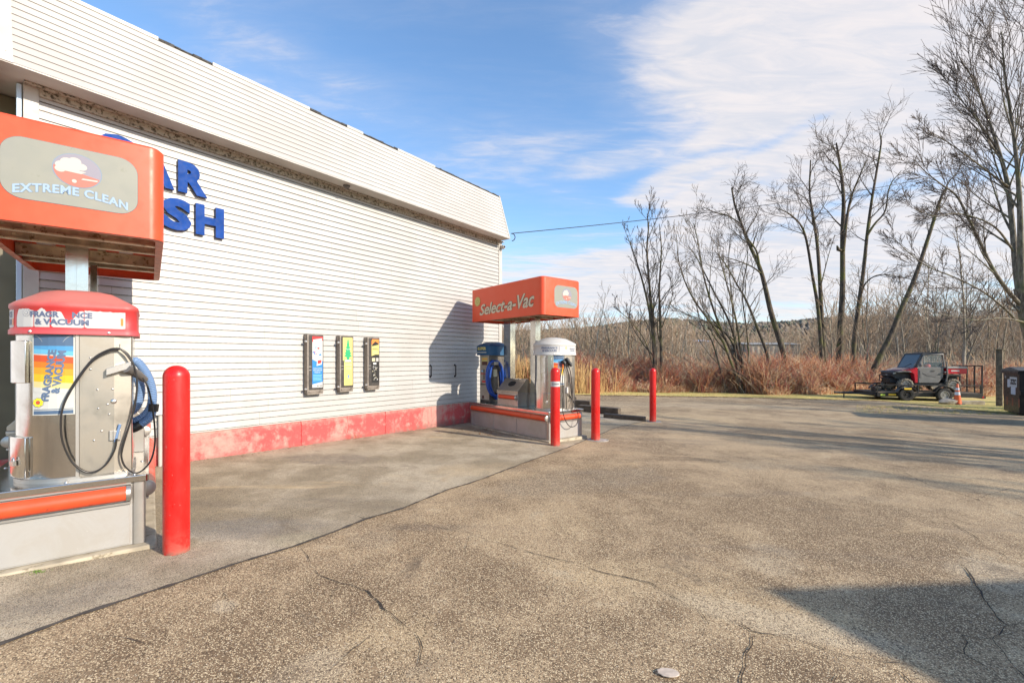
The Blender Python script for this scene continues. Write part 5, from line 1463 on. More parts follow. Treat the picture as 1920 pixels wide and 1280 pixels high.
b = MB(); b.box(XF - .35, XF - .15, HW + .061, HW + .064, DECK - .18, DECK - .1); b.build('decal', mat('decal_lime', (.45, .60, .08), .5), trl)
# ramp gate
b = MB(); GH = 1.72
b.box(XB - .07, XB - .02, -HW, HW, .30, .36); b.box(XB - .07, XB - .02, -HW, HW, GH, GH + .05); 
for y in (-HW, -.45, .0, .45, HW - .05): b.box(XB - .069, XB - .021, y, y + .05, .361, GH - .001)
b.box(XB - .06, XB - .03, -HW + .05, HW - .05, .66, .69)
b.build('ramp_gate', black_p, trl, bevel=.004)
b = MB(); b.box(XB - .18, XB - .05, -HW, HW, .16, .29); b.box(XB - .185, XB - .181, .60, .85, .18, .26); b.build('rear_bumper', black_p, trl, bevel=.006)
b = MB(); b.box(XB - .188, XB - .181, .62, .86, .19, .25); b.box(XB - .10, XB - .03, HW + .001, HW + .01, .20, .26); b.build('tail_light', mat('lamp_red', (.6, .02, .02), .25), trl)

# ------------------------------------------------------------------ traffic cone on its stone, wheel stop
cp_ = pg(1785, 757); cp_.z = gz(cp_.x, cp_.y)
ch = 38 / F * cp_.y
ks = MB(); ks.box(-.10, 1.25, -.12, .16, -.1, .16); o = ks.build('concrete_wheel_stop', concrete, bevel=.03); q = pg(1795, 757); o.location = (q.x - .25, q.y + .05, q.z); o.rotation_euler = (0, 0, R(-12)); setp(o, 'low grey concrete wheel stop in the grass by the traffic cone', 'wheel stop')
cn = thing('traffic_cone', 'orange traffic cone with two white bands in front of the trailer', 'traffic cone', (cp_.x, cp_.y - .25, cp_.z + .0), R(20))
b = MB(); b.box(-.19, .19, -.19, .19, 0, .035); b.build('foot', darkpl, cn, bevel=.01)
def cr(z): return .15 - (.15 - .03) * z / .92
b = MB(); b.lathe([(cr(z) , .035 + z) for z in (0, .3, .6, .9)] + [(.01, .95)], sides=24); b.build('cone', mat('cone_orange', (.82, .14, .03), .45), cn, smooth=60)
for za, zb_ in ((.40, .54), (.62, .72)):
    b = MB(); b.lathe([(cr(za) + .003, .035 + za), (cr(zb_) + .003, .035 + zb_)], sides=24, cap=False); b.build('white_band', mat('reflective_white', (.75, .75, .75), .35), cn, smooth=60)

rock_m = vary((.42, .37, .30), 5, .35, .95, dirt=(.18, .15, .12), name='rock', bump=1.0, bscale=16)
def rock(loc, sx, sy, sz, seed, label, group=None):
    q = random.Random(seed); b = MB(); N, M_ = 12, 8; vs = []
    offs = [[q.uniform(.82, 1.14) for _ in range(N)] for _ in range(M_ + 1)]
    vs.append((0, 0, -sz * .6))
    for i in range(1, M_):
        th = math.pi * i / M_
        for k in range(N):
            ph = 2 * math.pi * k / N; rr_ = offs[i][k]
            vs.append((sx * rr_ * math.sin(th) * math.cos(ph), sy * rr_ * math.sin(th) * math.sin(ph), -sz * rr_ * math.cos(th)))
    vs.append((0, 0, sz))
    fs = [(0, 1 + (k + 1) % N, 1 + k) for k in range(N)]
    for i in range(M_ - 2): fs += [(1 + i*N + k, 1 + i*N + (k+1) % N, 1 + (i+1)*N + (k+1) % N, 1 + (i+1)*N + k) for k in range(N)]
    fs += [(1 + (M_-2)*N + k, 1 + (M_-2)*N + (k+1) % N, len(vs) - 1) for k in range(N)]
    b.add(vs, fs); o = b.build('rock', rock_m, smooth=35); o.location = loc; setp(o, label, 'rock', group)
q = pg(1556, 737); rock((q.x, q.y + 1.2, q.z + .45), .62, .4, .38, 3, 'pale boulder in the brush left of the trailer')
q = pg(1772, 757); rock((q.x + .1, q.y - .1, q.z + .10), .5, .22, .17, 9, 'dark flat rock at the lot edge beside the traffic cone')

# ------------------------------------------------------------------ waste container and gate post
A = pg(1881, 771); B_ = pg(1911.5, 778.5)
fd = Vector((B_.x - A.x, B_.y - A.y, 0)); fw = fd.length; fr_ = math.atan2(fd.y, fd.x)
dmp = thing('waste_container', 'black steel waste container with white stickers at the right edge', 'dumpster', (A.x, A.y, min(A.z, B_.z) + .06), fr_)
dsteel = vary((.014, .013, .013), 3, .3, .4, name='container_steel', dirt=(.05, .042, .025), dirt_lo=.52, dirt_hi=.78, dscale=3)
Hd = 1.52; DL = 2.6
b = MB(); b.prism([(0.04, 0), (fw - .04, 0), (fw, Hd * .93), (fw, Hd), (0, Hd), (0, Hd * .93)][:6], 0, DL, 'y') if False else b.prism([(.05, 0), (fw - .02, 0), (fw, Hd), (0, Hd)], .0, DL, 'y')
for x in (-.02, fw - .04): b.box(x, x + .06, -.02, .0, .0, Hd * .98) if False else None
b.box(-.05, fw + .05, -.05, -.001, Hd - .09, Hd); b.box(-.05, fw + .05, -.05, DL + .05, Hd - .0, Hd + .012)
b.box(fw + .001, fw + .05, .3, .36, .05, Hd - .1); b.box(fw + .001, fw + .05, 1.2, 1.26, .05, Hd - .1)
b.box(fw + .001, fw + .10, .0, DL, Hd * .45, Hd * .55)
b.build('body', dsteel, dmp, bevel=.01)
b = MB(); b.prism([(-.06, Hd + .014), (fw + .08, Hd + .014), (fw + .08, Hd + .05), (fw * .5, Hd + .16), (-.06, Hd + .06)], -.04, DL * .5, 'y'); b.prism([(-.06, Hd + .014), (fw + .08, Hd + .014), (fw + .08, Hd + .05), (fw * .5, Hd + .16), (-.06, Hd + .06)], DL * .5 + .02, DL, 'y')
b.build('lid', vary((.10, .095, .09), 4, .3, .5, name='container_lid'), dmp, bevel=.01)
c = MB(); sm = [MATS['label_white'], BLACK, mat('sticker_pale', (.55, .55, .58), .5), mat('faded_orange', (.22, .06, .03), .5)]
flatp(c, rect(fw * .42, fw * .86, Hd * .62, Hd * .86), -.003, 0); flatp(c, rect(fw * .28, fw * .42, Hd * .60, Hd * .80), -.003, 2); flatp(c, rect(fw * .50, fw * .78, Hd * .44, Hd * .62), -.0035, 2)
join_mb(c, up_face(text_mesh('ZZC', fw * .38, Hd * .13, offset=.07, shear=.15), fw * .45, -.005, Hd * .68), 1)
for x in (.22, .56, .93): flatp(c, rect(fw * x, fw * (x + .09), Hd * .16, Hd * .36), -.003, 3)
flatp(c, rect(fw * .12, fw * .17, Hd * .82, Hd * .87), -.003, 0)
c.build('sticker', sm, dmp)
b = MB(); [b.box(x, x + .1, y, y + .1, -.12, -.001) for x in (.1, fw - .2) for y in (.1, DL - .2)]; b.build('foot', darkpl, dmp)
q = pg(1874, 761); wp = thing('timber_post', 'tall weathered square timber post just left of the waste container', 'post', (q.x, q.y, q.z), R(35))
hp = (761 - 655) / F * q.y
b = MB(); b.box(-.10, .10, -.10, .10, -.2, hp); b.build('post', vary((.17, .13, .085), 8, .4, .9, dirt=(.08, .065, .05), name='weathered_post', bump=.6, bscale=40, dirt_lo=.5, dirt_hi=.65), wp, bevel=.012)
b = MB(); b.box(-.16, .16, -.16, .16, hp + .001, hp + .03); b.build('cap', vary((.34, .28, .18), 8, .3, .9, name='post_cap'), wp, bevel=.008)

# ------------------------------------------------------------------ overhead wire and its pole
wa = WO + WD * 9.72 + WN * .40 + Vector((0, 0, 4.95)); wb = Vector((30.0, 24.0, 13.0))
pts = []
for k in range(41):
    t_ = k / 40; p = wa.lerp(wb, t_); p.z -= 1.1 * 4 * t_ * (1 - t_) * .45; pts.append(p)
b = MB(); b.tube(pts, .011, 5); lp = [wa + Vector((.02 + .09 * math.sin(R(a)), 0, -.10 + .10 * math.cos(R(a)))) for a in range(0, 200, 20)]; b.tube(lp, .012, 5)
setp(b.build('overhead_wire', mat('wire_black', (.02, .02, .025), .6)), 'thin black service wire from the roof corner across the sky', 'wire')
pl_ = thing('utility_pole', 'brown utility pole outside the right edge that holds the service wire', 'utility pole', (30, 24, gz(30, 24)))
b = MB(); b.lathe([(.16, -.3), (.12, 14.2)], sides=14); b.build('pole', MATS['weathered_post'], pl_, smooth=60)
b = MB(); b.box(-1.1, 1.1, -.05, .05, 12.95, 13.1); b.build('crossarm', MATS['weathered_post'], pl_)

# ------------------------------------------------------------------ unseen block added outside the frame so its corner shades the lot
KX, KY, KH = 7.40, .08, 3.2
shd = thing('shade_block', 'unseen flat roofed kiosk outside the right edge, its corner shading the asphalt', 'blocker', (KX, KY, gz(KX, KY)), 0)
pr = [(0, 0), (10, .85), (11.5, -5.5), (3.0, -7.6)]
b = MB(); b.prism([(.5, -.45), (9.6, .2), (11, -5.2), (3.2, -7.0)], -.6, 2.85); b.build('wall', siding_m, shd)
b = MB(); b.prism(pr, 2.851, 3.25); b.build('roof', trim_m, shd, bevel=.01)

# ------------------------------------------------------------------ box trailer added out of view to throw the band of shade before the verge
TA = math.atan2(-.49, .872)
bt_ = thing('shade_trailer', 'unseen white box trailer added just outside the right edge for its shade', 'trailer', (18.0, 12.35, gz(18, 12.35)), TA)
b = MB(); b.box(-1.6, 1.6, -.85, .85, .45, 2.65); b.build('body', trim_m, bt_, bevel=.05)
b = MB(); b.box(-1.61, 1.61, -.86, .86, .40, .449); b.tube([(1.6, .5, .42), (2.6, 0, .42), (1.6, -.5, .42)], .05, 8); b.build('frame', black_p, bt_)
for x in (-.4, .4):
    for y in (-.95, .95): wheel(bt_, x, y, .33, .2, tyre2, lugs=False)

# ------------------------------------------------------------------ bits on the ground
q = pg(1253, 1264); b = MB(); N = 20
b.prism([(.055 * math.cos(2*math.pi*k/N) * (1 + .06 * math.sin(3*k)), .034 * math.sin(2*math.pi*k/N)) for k in range(N)], .0, .006)
o = b.build('flat_pebble', vary((.55, .45, .36), 30, .2, .8, name='pebble'), bevel=.002); o.location = (q.x, q.y, q.z + .008); o.rotation_euler = (0, 0, R(-8)); setp(o, 'pale flattened oval disc lying on the asphalt at the bottom edge', 'disc')
leafm = vary((.20, .10, .045), 30, .4, .9, name='leaf_brown')
ts = TS(); q = random.Random(12)
def leaf_q(p, s_):
    a = q.uniform(0, 6.28); t_ = q.uniform(-.5, .5)
    dx_ = Vector((math.cos(a), math.sin(a), t_ * .6)) * s_; dy_ = Vector((-math.sin(a), math.cos(a), q.uniform(-.4, .4))) * s_ * .55
    return [p - dx_, p - dy_, p + dx_, p + dy_]
Q = []
for k in range(420):
    s_ = S0 + (S1 - S0 - 1) * (q.random() ** .8); dd = abs(q.gauss(0, .10)); p = WO + WD * s_ + WN * (dd + .01)
    Q.append(leaf_q(Vector((p.x, p.y, gz(p.x, p.y) + .012)), q.uniform(.006, .018)))
for k in range(260):
    c_ = pg(q.gauss(912, 26), q.gauss(806, 5)); Q.append(leaf_q(Vector((c_.x, c_.y, c_.z + .012)), q.uniform(.010, .03)))
for k in range(120):
    x, y = q.uniform(-3, 9), q.uniform(1.3, 14); Q.append(leaf_q(Vector((x, y, gz(x, y) + .012)), q.uniform(.004, .010)))
for k in range(2600):
    x = q.uniform(2, 26); y = y_edge(x) - abs(q.gauss(0, .35)); Q.append(leaf_q(Vector((x, y, gz(x, y) + .014)), q.uniform(.015, .05)))
ts.quads(Q); setp(link('leaf_litter', ts.mesh('leaf_litter'), leafm), kind='stuff')
def tuft(name, pix, n, h, spread, m_, label):
    c_ = pg(*pix) if pix else None; t = TS(); qq = random.Random(int(pix[0]))
    for k in range(n):
        a = qq.uniform(0, 6.28); r_ = abs(qq.gauss(0, spread)); base = np.array([r_ * math.cos(a), r_ * math.sin(a) * .4, 0]); l = h * qq.uniform(.4, 1)
        d_ = np.array([qq.gauss(0, .35), qq.gauss(0, .25), 1.0]); t.tube([base, base + d_ * l * .5, base + d_ * l * .9 + np.array([d_[0], d_[1], -.2]) * l * .25], [.0022, .0018, .0005], 3)
    o = link(name, t.mesh(name), m_); o.location = c_; setp(o, label, 'weed')
dryg = mat('dry_stalk', (.42, .24, .10), .9); greeng = mat('green_blade', (.16, .26, .04), .8)
tuft('dry_weed', (648, 822), 90, .16, .13, dryg, 'dry reddish weed tuft at the foot of the wall below the dispensers')
tuft('dry_weed', (560, 834), 40, .05, .14, greeng, 'low green weed patch against the red base, left of the dry tuft')
tuft('grass_tuft', (70, 1072), 60, .022, .05, greeng, 'tiny green tuft on the curb of the near island')
# ------------------------------------------------------------------ trees
def bark(name, a, b_, moss=None, sc=6):
    def fn(n):
        p = n.coord('Object'); x = n.noise(n.mapping(p, scale=(1, 1, .25)), sc, 5, .7); y = n.noise(p, 1.1, 4, .6)
        c = n.mix(n.smooth(x, .38, .62), a, b_)
        if moss: c = n.mix(n.smooth(y, .48, .66, 0, .8), c, moss)
        return {'Base Color': c, 'Roughness': .9, 'Normal': n.bump(x, .7, .03)}
    return mat(name, fn=fn)
bark_d = bark('bark_dark', (.045, .033, .024), (.14, .108, .074), (.13, .13, .035), sc=9)
bark_g = bark('bark_grey', (.085, .068, .050), (.24, .205, .155), (.17, .17, .08), sc=9)
bark_b = bark('bark_birch', (.20, .17, .13), (.42, .37, .29), (.22, .20, .12), 3)
twig_d = mat('twig_dark', (.075, .055, .045), .8); twig_t = mat('twig_tan', (.26, .185, .12), .85); twig_g = mat('twig_grey', (.20, .165, .13), .85)
cat_m = mat('catkin_dark', (.05, .035, .03), .9)

class Tree:
    def __init__(s, seed, twist=.16, tropism=.10, spread=(28, 58), levels=3, kids=(7, 6, 5), ratio=(.42, .45, .45), seg=(.45, .28, .2), minr=.009, droop=0.0, catkins=0, sides=(7, 5, 3, 3), shorten=.55, t0=.25):
        s.tr = TS(); s.tw = TS(); s.q = random.Random(seed); s.tips = []
        s.__dict__.update(dict(twist=twist, trop=tropism, spread=spread, levels=levels, kids=kids, ratio=ratio, seg=seg, minr=minr, droop=droop, catkins=catkins, sides=sides, shorten=shorten, t0=t0))
    def rnd_perp(s, d_):
        v_ = np.array([s.q.gauss(0, 1) for _ in range(3)]); v_ -= d_ * v_.dot(d_); return v_ / (np.linalg.norm(v_) + 1e-9)
    def limb(s, p, d_, L, r0, lev):
        q = s.q; sl = s.seg[min(lev, len(s.seg) - 1)]; n = max(3, int(L / sl)); P = [p]; d_ = d_ / np.linalg.norm(d_); sl = L / n
        curve = s.rnd_perp(d_) * q.uniform(.0, s.twist * .8)
        for i in range(n):
            d_ = d_ + s.rnd_perp(d_) * q.uniform(0, s.twist) + curve * .5 + np.array([0, 0, s.trop - s.droop * (lev > 0) * i / n]); d_ /= np.linalg.norm(d_)
            P.append(P[-1] + d_ * sl)
        s.poly(P, r0, max(s.minr * .55, r0 * .22), lev)
    def poly(s, P, r0, r1, lev, kids=None, t0=None, side_bias=None, lenf=1.0):
        q = s.q; P = np.asarray(P); n = len(P); t_ = np.linspace(0, 1, n)
        rad = r0 + (r1 - r0) * t_ ** .8
        (s.tr if rad[0] > .028 else s.tw).tube(P, rad, s.sides[min(lev, 3)])
        if lev >= s.levels: 
            if s.catkins: s.tips.append(P[-1]); s.tips.append(P[len(P) // 2])
            return
        L = np.linalg.norm(np.diff(P, axis=0), axis=1).sum()
        k = kids or s.kids[min(lev, len(s.kids) - 1)]; k = max(1, int(round(k * q.uniform(.8, 1.25))))
        tt0 = s.t0 if t0 is None else t0
        for i in range(k):
            t1 = tt0 + (1 - tt0) * (i + q.uniform(.1, .9)) / k; t1 = min(t1, .985); f_ = t1 * (n - 1); j = int(f_); b = P[j] + (P[min(j+1, n-1)] - P[j]) * (f_ - j)
            d_ = P[min(j+1, n-1)] - P[max(j-1, 0)]; d_ = d_ / (np.linalg.norm(d_) + 1e-9)
            a = R(q.uniform(*s.spread)); pp = s.rnd_perp(d_)
            if side_bias is not None: pp = pp + side_bias; pp -= d_ * pp.dot(d_); pp /= np.linalg.norm(pp)
            nd = d_ * math.cos(a) + pp * math.sin(a)
            l = L * s.ratio[min(lev, len(s.ratio) - 1)] * (1 - s.shorten * (t1 - tt0) / (1 - tt0)) * q.uniform(.7, 1.25) * lenf
            rr_ = max(s.minr, (r0 + (r1 - r0) * t1 ** .8) * q.uniform(.42, .6))
            s.limb(b, nd, l, rr_, lev + 1)
    def finish(s, label, cat, loc, bm_, tm_, group=None, name='bare_tree', rz=0):
        t = thing(name, label, cat, loc, rz, group)
        if s.tr.V: link('trunk', s.tr.mesh('trunk', True), bm_, t)
        if s.catkins and s.tips:
            Q = []
            for p in s.tips:
                if s.q.random() > .3: continue
                for _ in range(s.catkins):
                    c_ = np.array(p) + np.array([s.q.gauss(0, .05) for _ in range(3)]); z_ = s.q.uniform(.015, .035); w_ = z_ * .45
                    a = s.q.uniform(0, 3.14); u_ = np.array([math.cos(a), math.sin(a), 0]) * w_; v_ = np.array([0, 0, z_])
                    Q.append([c_ - v_, c_ + u_, c_ + v_, c_ - u_])
            s.tw.quads(Q, 1)
        if s.tw.V: link('crown', s.tw.mesh('crown', False), [tm_, cat_m], t)
        return t
def V3(u, v, y): p = pw(u, v, y); return np.array(p)
def trunk_px(T, pix, y0, dy, r0, r1, kids, t0, org, lenf=1.0, lev=0, bias=None):
    pts = [V3(u, v, y0 + dy * i / (len(pix) - 1)) - org for i, (u, v) in enumerate(pix)]
    P = [np.array(p) for p in spline([Vector(p) for p in pts], 5)]
    T.poly(P, r0, r1, lev, kids=kids, t0=t0, lenf=lenf, side_bias=bias)

def base_org(u, v, y): 
    p = pw(u, v, y); return np.array([p.x, y, gz(p.x, y) - .05])
UPB = np.array([0, 0, .5])
# triple stemmed tree left of centre
o_ = base_org(1232, 728, 27); T = Tree(11, kids=(10, 6, 4), levels=3, ratio=(.30, .42, .45), minr=.013, t0=.3, spread=(22, 48), tropism=.12)
trunk_px(T, [(1234, 745), (1228, 690), (1222, 610), (1208, 540), (1190, 480), (1176, 442)], 27, .5, .14, .02, 11, .22, o_)
trunk_px(T, [(1238, 745), (1240, 690), (1238, 600), (1236, 540), (1240, 470), (1236, 420)], 27.2, -.4, .13, .02, 11, .25, o_)
trunk_px(T, [(1230, 745), (1228, 680), (1224, 600), (1218, 540), (1213, 470), (1216, 425), (1213, 405)], 27.4, .2, .15, .02, 11, .22, o_)
trunk_px(T, [(1228, 700), (1210, 640), (1180, 600), (1150, 575)], 27.1, -.5, .05, .015, 6, .3, o_)
T.finish('slender dark tree of three close upright stems, leftmost of the tall bare trees', 'bare tree', o_, bark_d, twig_d)
# shrub-like fan of stems
o_ = base_org(1385, 738, 26); T = Tree(12, kids=(9, 5, 4), levels=3, ratio=(.34, .42, .45), minr=.012, spread=(15, 40), tropism=.10)
fan = [((1395, 745), (1375, 690), (1350, 630), (1300, 560), (1275, 500), (1268, 440)), ((1395, 745), (1380, 680), (1345, 600), (1320, 520), (1308, 450), (1300, 418)),
       ((1400, 745), (1388, 680), (1370, 610), (1335, 540), (1310, 490), (1290, 460)), ((1395, 745), (1385, 690), (1372, 640), (1340, 610), (1290, 590), (1262, 575)),
       ((1402, 745), (1392, 680), (1380, 600), (1362, 530), (1345, 470)), ((1400, 745), (1405, 690), (1400, 620), (1392, 550), (1402, 480), (1398, 440)),
       ((1398, 745), (1385, 700), (1378, 650), (1372, 560), (1366, 490), (1370, 440)), ((1365, 742), (1350, 690), (1335, 640), (1312, 600), (1300, 540))]
for i, f_ in enumerate(fan): trunk_px(T, f_, 26 + .3 * (i % 3), (i % 4 - 1.5) * .5, .11 if i < 5 else .07, .014, 9, .25, o_)
T.finish('bushy tree fanning many thin stems, right of the three stemmed tree', 'bare tree', o_, bark_d, twig_g)
# leaning alder with mossy trunk
al = dict(kids=(9, 6, 4), levels=3, ratio=(.46, .62, .60, .6), minr=.0115, spread=(26, 58), tropism=.05, twist=.15, catkins=1, seg=(.4, .28, .2, .15), shorten=.30, sides=(7, 5, 3, 3))
o_ = base_org(1478, 728, 29); T = Tree(13, **al)
trunk_px(T, [(1482, 745), (1476, 690), (1466, 650), (1447, 590), (1434, 535), (1424, 500), (1405, 458), (1390, 420), (1378, 385), (1372, 352)], 29, .8, .24, .05, 11, .62, o_, .30)
trunk_px(T, [(1424, 500), (1418, 470), (1400, 440), (1415, 410), (1425, 385)], 29.4, -.6, .08, .02, 6, .3, o_, .8)
trunk_px(T, [(1430, 515), (1410, 500), (1380, 488), (1352, 480)], 29.4, -.6, .06, .02, 6, .3, o_)
trunk_px(T, [(1390, 420), (1365, 405), (1340, 398), (1318, 388)], 29.6, -.5, .05, .02, 6, .3, o_)
T.finish('left leaning mossy trunk with a flat clustered crown at the overhead wire', 'bare tree', o_, bark_d, twig_d)
o_ = base_org(1444, 725, 28); T = Tree(14, **{**al, 'catkins': 0})
trunk_px(T, [(1448, 740), (1440, 670), (1418, 610), (1400, 565), (1380, 530), (1360, 495), (1340, 470)], 28, .4, .13, .02, 9, .4, o_, .7)
T.finish('thin tree leaning left in front of the mossy leaning trunk', 'bare tree', o_, bark_d, twig_d)
# the clump of three tall trees
o_ = base_org(1545, 725, 30); T = Tree(15, **al)
trunk_px(T, [(1548, 745), (1546, 680), (1541, 600), (1537, 520), (1532, 455), (1524, 400), (1518, 360), (1520, 300)], 30, .8, .20, .04, 10, .55, o_, .30)
trunk_px(T, [(1544, 745), (1541, 670), (1534, 580), (1524, 520), (1512, 450), (1500, 420), (1478, 400), (1460, 392)], 30.2, -.8, .16, .025, 9, .5, o_, .34)
trunk_px(T, [(1538, 540), (1548, 500), (1556, 470), (1566, 440)], 30.2, -.5, .04, .015, 4, .3, o_)
T.finish('twin stemmed tall tree, left one of the clump behind the boulder', 'bare tree', o_, bark_d, twig_d)
o_ = base_org(1573, 725, 30.5); T = Tree(16, **al)
trunk_px(T, [(1568, 745), (1574, 690), (1576, 620), (1580, 540), (1580, 440), (1582, 380), (1578, 330), (1572, 290), (1568, 268)], 30.5, .6, .27, .05, 12, .5, o_, .28)
trunk_px(T, [(1581, 470), (1588, 410), (1596, 370), (1612, 330), (1625, 300)], 30.6, -.8, .12, .025, 8, .3, o_, .6)
trunk_px(T, [(1578, 330), (1566, 310), (1552, 296), (1545, 285)], 30.8, .5, .06, .02, 5, .3, o_, .8)
b_ = T.finish('thickest straight tall tree with a ragged stub, middle of the clump behind the boulder', 'bare tree', o_, bark_d, twig_d)
sb_ = MB(); p0 = V3(1577, 470, 30.5) - o_; sb_.tube([p0, p0 + np.array([-.2, 0, .08]), p0 + np.array([-.28, 0, .35])], [.09, .12, .04], 7); sb_.build('broken_stub', bark_d, b_)
o_ = base_org(1594, 725, 31); T = Tree(17, **al)
trunk_px(T, [(1588, 745), (1598, 690), (1603, 630), (1612, 560), (1620, 500), (1626, 440), (1634, 380), (1644, 320), (1652, 270), (1650, 252)], 31, .6, .20, .04, 12, .5, o_, .30)
trunk_px(T, [(1612, 560), (1624, 530), (1650, 515), (1690, 520), (1720, 526)], 31, -1.4, .06, .02, 6, .3, o_, .6)
trunk_px(T, [(1627, 440), (1640, 420), (1660, 395), (1668, 350), (1690, 320)], 31.1, -.8, .09, .02, 7, .3, o_, .6)
T.finish('tall tree of the clump whose trunk bends right towards its top', 'bare tree', o_, bark_d, twig_d)
# the tree leaning hard to the right
o_ = base_org(1628, 725, 29.5); T = Tree(18, **{**al, 'kids': (7, 5, 3)})
trunk_px(T, [(1622, 745), (1640, 690), (1670, 630), (1690, 580), (1716, 520), (1736, 460), (1752, 410), (1765, 370), (1772, 355)], 29.5, -.5, .22, .06, 6, .6, o_, .28)
trunk_px(T, [(1770, 362), (1780, 340), (1796, 322), (1804, 300)], 29, -.3, .05, .02, 6, .2, o_, 1)
T.finish('dark trunk leaning steeply right, rising from the brush behind the vehicle', 'bare tree', o_, bark_d, twig_d)

# the great bare tree at the right edge
big = dict(kids=(11, 8, 4), levels=3, ratio=(.44, .58, .55, .6), minr=.0105, spread=(15, 38), tropism=.030, twist=.07, seg=(.5, .35, .28, .22), catkins=0, shorten=.35, sides=(9, 5, 3, 3))
o_ = base_org(1965, 745, 21); T = Tree(21, **big)
LF = np.array([-1.0, -.1, .1])
trunk_px(T, [(1962, 780), (1948, 700), (1935, 640), (1922, 590), (1912, 540)], 21, 0, .30, .21, 2, .6, o_, .4)
trunk_px(T, [(1914, 560), (1905, 500), (1898, 420), (1888, 340), (1872, 280), (1852, 220), (1830, 160), (1800, 110)], 21, 1.2, .155, .02, 18, .2, o_, .75, 0, LF * .7)
trunk_px(T, [(1916, 560), (1914, 470), (1912, 380), (1906, 300), (1896, 220), (1884, 140), (1878, 60)], 21, -.8, .15, .02, 17, .3, o_, .7, 0, LF * .3)
trunk_px(T, [(1912, 570), (1890, 545), (1862, 505), (1838, 455), (1816, 410), (1794, 368), (1764, 345), (1735, 322), (1715, 300)], 21, -1.5, .10, .012, 16, .2, o_, .55, 0, LF * .4)
trunk_px(T, [(1905, 600), (1880, 575), (1840, 545), (1790, 520), (1740, 500), (1700, 470), (1670, 440)], 21, -1.0, .055, .010, 15, .2, o_, .5, 0, LF * .4)
trunk_px(T, [(1925, 605), (1880, 596), (1830, 600), (1780, 592), (1730, 580)], 21, -2.2, .045, .010, 13, .2, o_, .45)
trunk_px(T, [(1900, 470), (1870, 430), (1835, 410), (1790, 400), (1750, 405), (1700, 385)], 21, -1.8, .05, .010, 14, .2, o_, .45)
trunk_px(T, [(1890, 350), (1850, 320), (1810, 290), (1770, 262), (1740, 245)], 21.4, -1.5, .05, .010, 13, .2, o_, .5)
trunk_px(T, [(1880, 300), (1850, 250), (1812, 200), (1780, 160), (1762, 130)], 21.8, .8, .05, .010, 13, .2, o_, .5)
trunk_px(T, [(1930, 620), (1960, 520), (1985, 380), (1990, 240), (1975, 90), (1960, 0)], 21, 1.5, .15, .03, 15, .25, o_, .6, 0, -LF * .2)
trunk_px(T, [(1960, 480), (2010, 380), (2060, 260), (2090, 120)], 21, -1.5, .14, .03, 10, .25, o_, .6)
T.finish('great bare tree filling the right edge, its limbs arching over to the left', 'bare tree', o_, bark_g, twig_d)

# slim trees of the wood: a few shapes, copied
def slim(seed, H, r_, birch=True, lean=.05):
    T = Tree(seed, kids=(18, 5, 3), levels=2, ratio=(.23, .48), minr=.013, spread=(24, 58), tropism=.09, twist=.14, seg=(.9, .4, .3), sides=(5, 3, 3), shorten=.4, t0=.30)
    q = T.q; P = [np.array([0, 0, -.3])]; d_ = np.array([q.gauss(0, lean), q.gauss(0, lean), 1.0])
    for i in range(9):
        d_ = d_ + np.array([q.gauss(0, .06), q.gauss(0, .06), 0]); P.append(P[-1] + d_ * H / 9)
    T.poly(P, r_, .02, 0)
    return T
protos = []
for i, (H, r_) in enumerate(((9.5, .085), (8.0, .07), (10.5, .10), (7.0, .06), (9.0, .075), (6.0, .05), (8.5, .09))):
    T = slim(100 + i, H, r_, lean=.16 if i in (3, 4) else .07)
    protos.append((T.tr.mesh('trunk', True) if T.tr.V else None, T.tw.mesh('crown')))
labs = ['pale slim trunk with sparse upright twigs in the thin wood', 'grey brown slim trunk with sparse upright twigs in the thin wood']
q = random.Random(77); cnt = 0
def slim_place(x, y, i, kind, sc_):
    t = thing('slim_tree', labs[kind], 'slim tree', (x, y, gz(x, y)), q.uniform(0, 6.28), ['pale slim trees of the wood', 'brown slim trees of the wood'][kind])
    t.scale = (sc_, sc_, sc_ * q.uniform(.9, 1.1)); a, b = protos[i]
    bk = [bark_b, bark_g][kind]; tw_ = [twig_t, twig_g][kind]
    for nm, me_, m_ in (('trunk', a, bk), ('crown', b, tw_)):
        if me_ is None: continue
        ch_ = bpy.data.objects.new(nm, me_); COL.objects.link(ch_); ch_.parent = t
        if not me_.materials: me_.materials.append(m_)
        ch_.material_slots[0].link = 'OBJECT'; ch_.material_slots[0].material = m_
for k in range(275):
    y = 29 + 42 * q.random() ** .9
    u = q.uniform(1070, 1935) if q.random() < .66 else q.uniform(1640, 1935)
    x = (u - 960) / F * y
    # open towards the middle of the view so the far field shows
    if 1290 < u < 1540 and y < 55 and q.random() < .55: continue
    if u < 1160 and y > 50: continue
    slim_place(x, y, q.randrange(7), 0 if q.random() < .6 else 1, q.uniform(.62, 1.12) * (1.12 if u > 1600 else .78)); cnt += 1
for u, y, s_ in ((945, 33, .7), (955, 36, .75), (1000, 34, .7), (1100, 30, .78), (1094, 32, .65), (1118, 34, .72), (978, 31, .6), (1030, 38, .6), (1150, 36, .6)):
    slim_place((u - 960) / F * y, y, q.randrange(7), 0, s_)

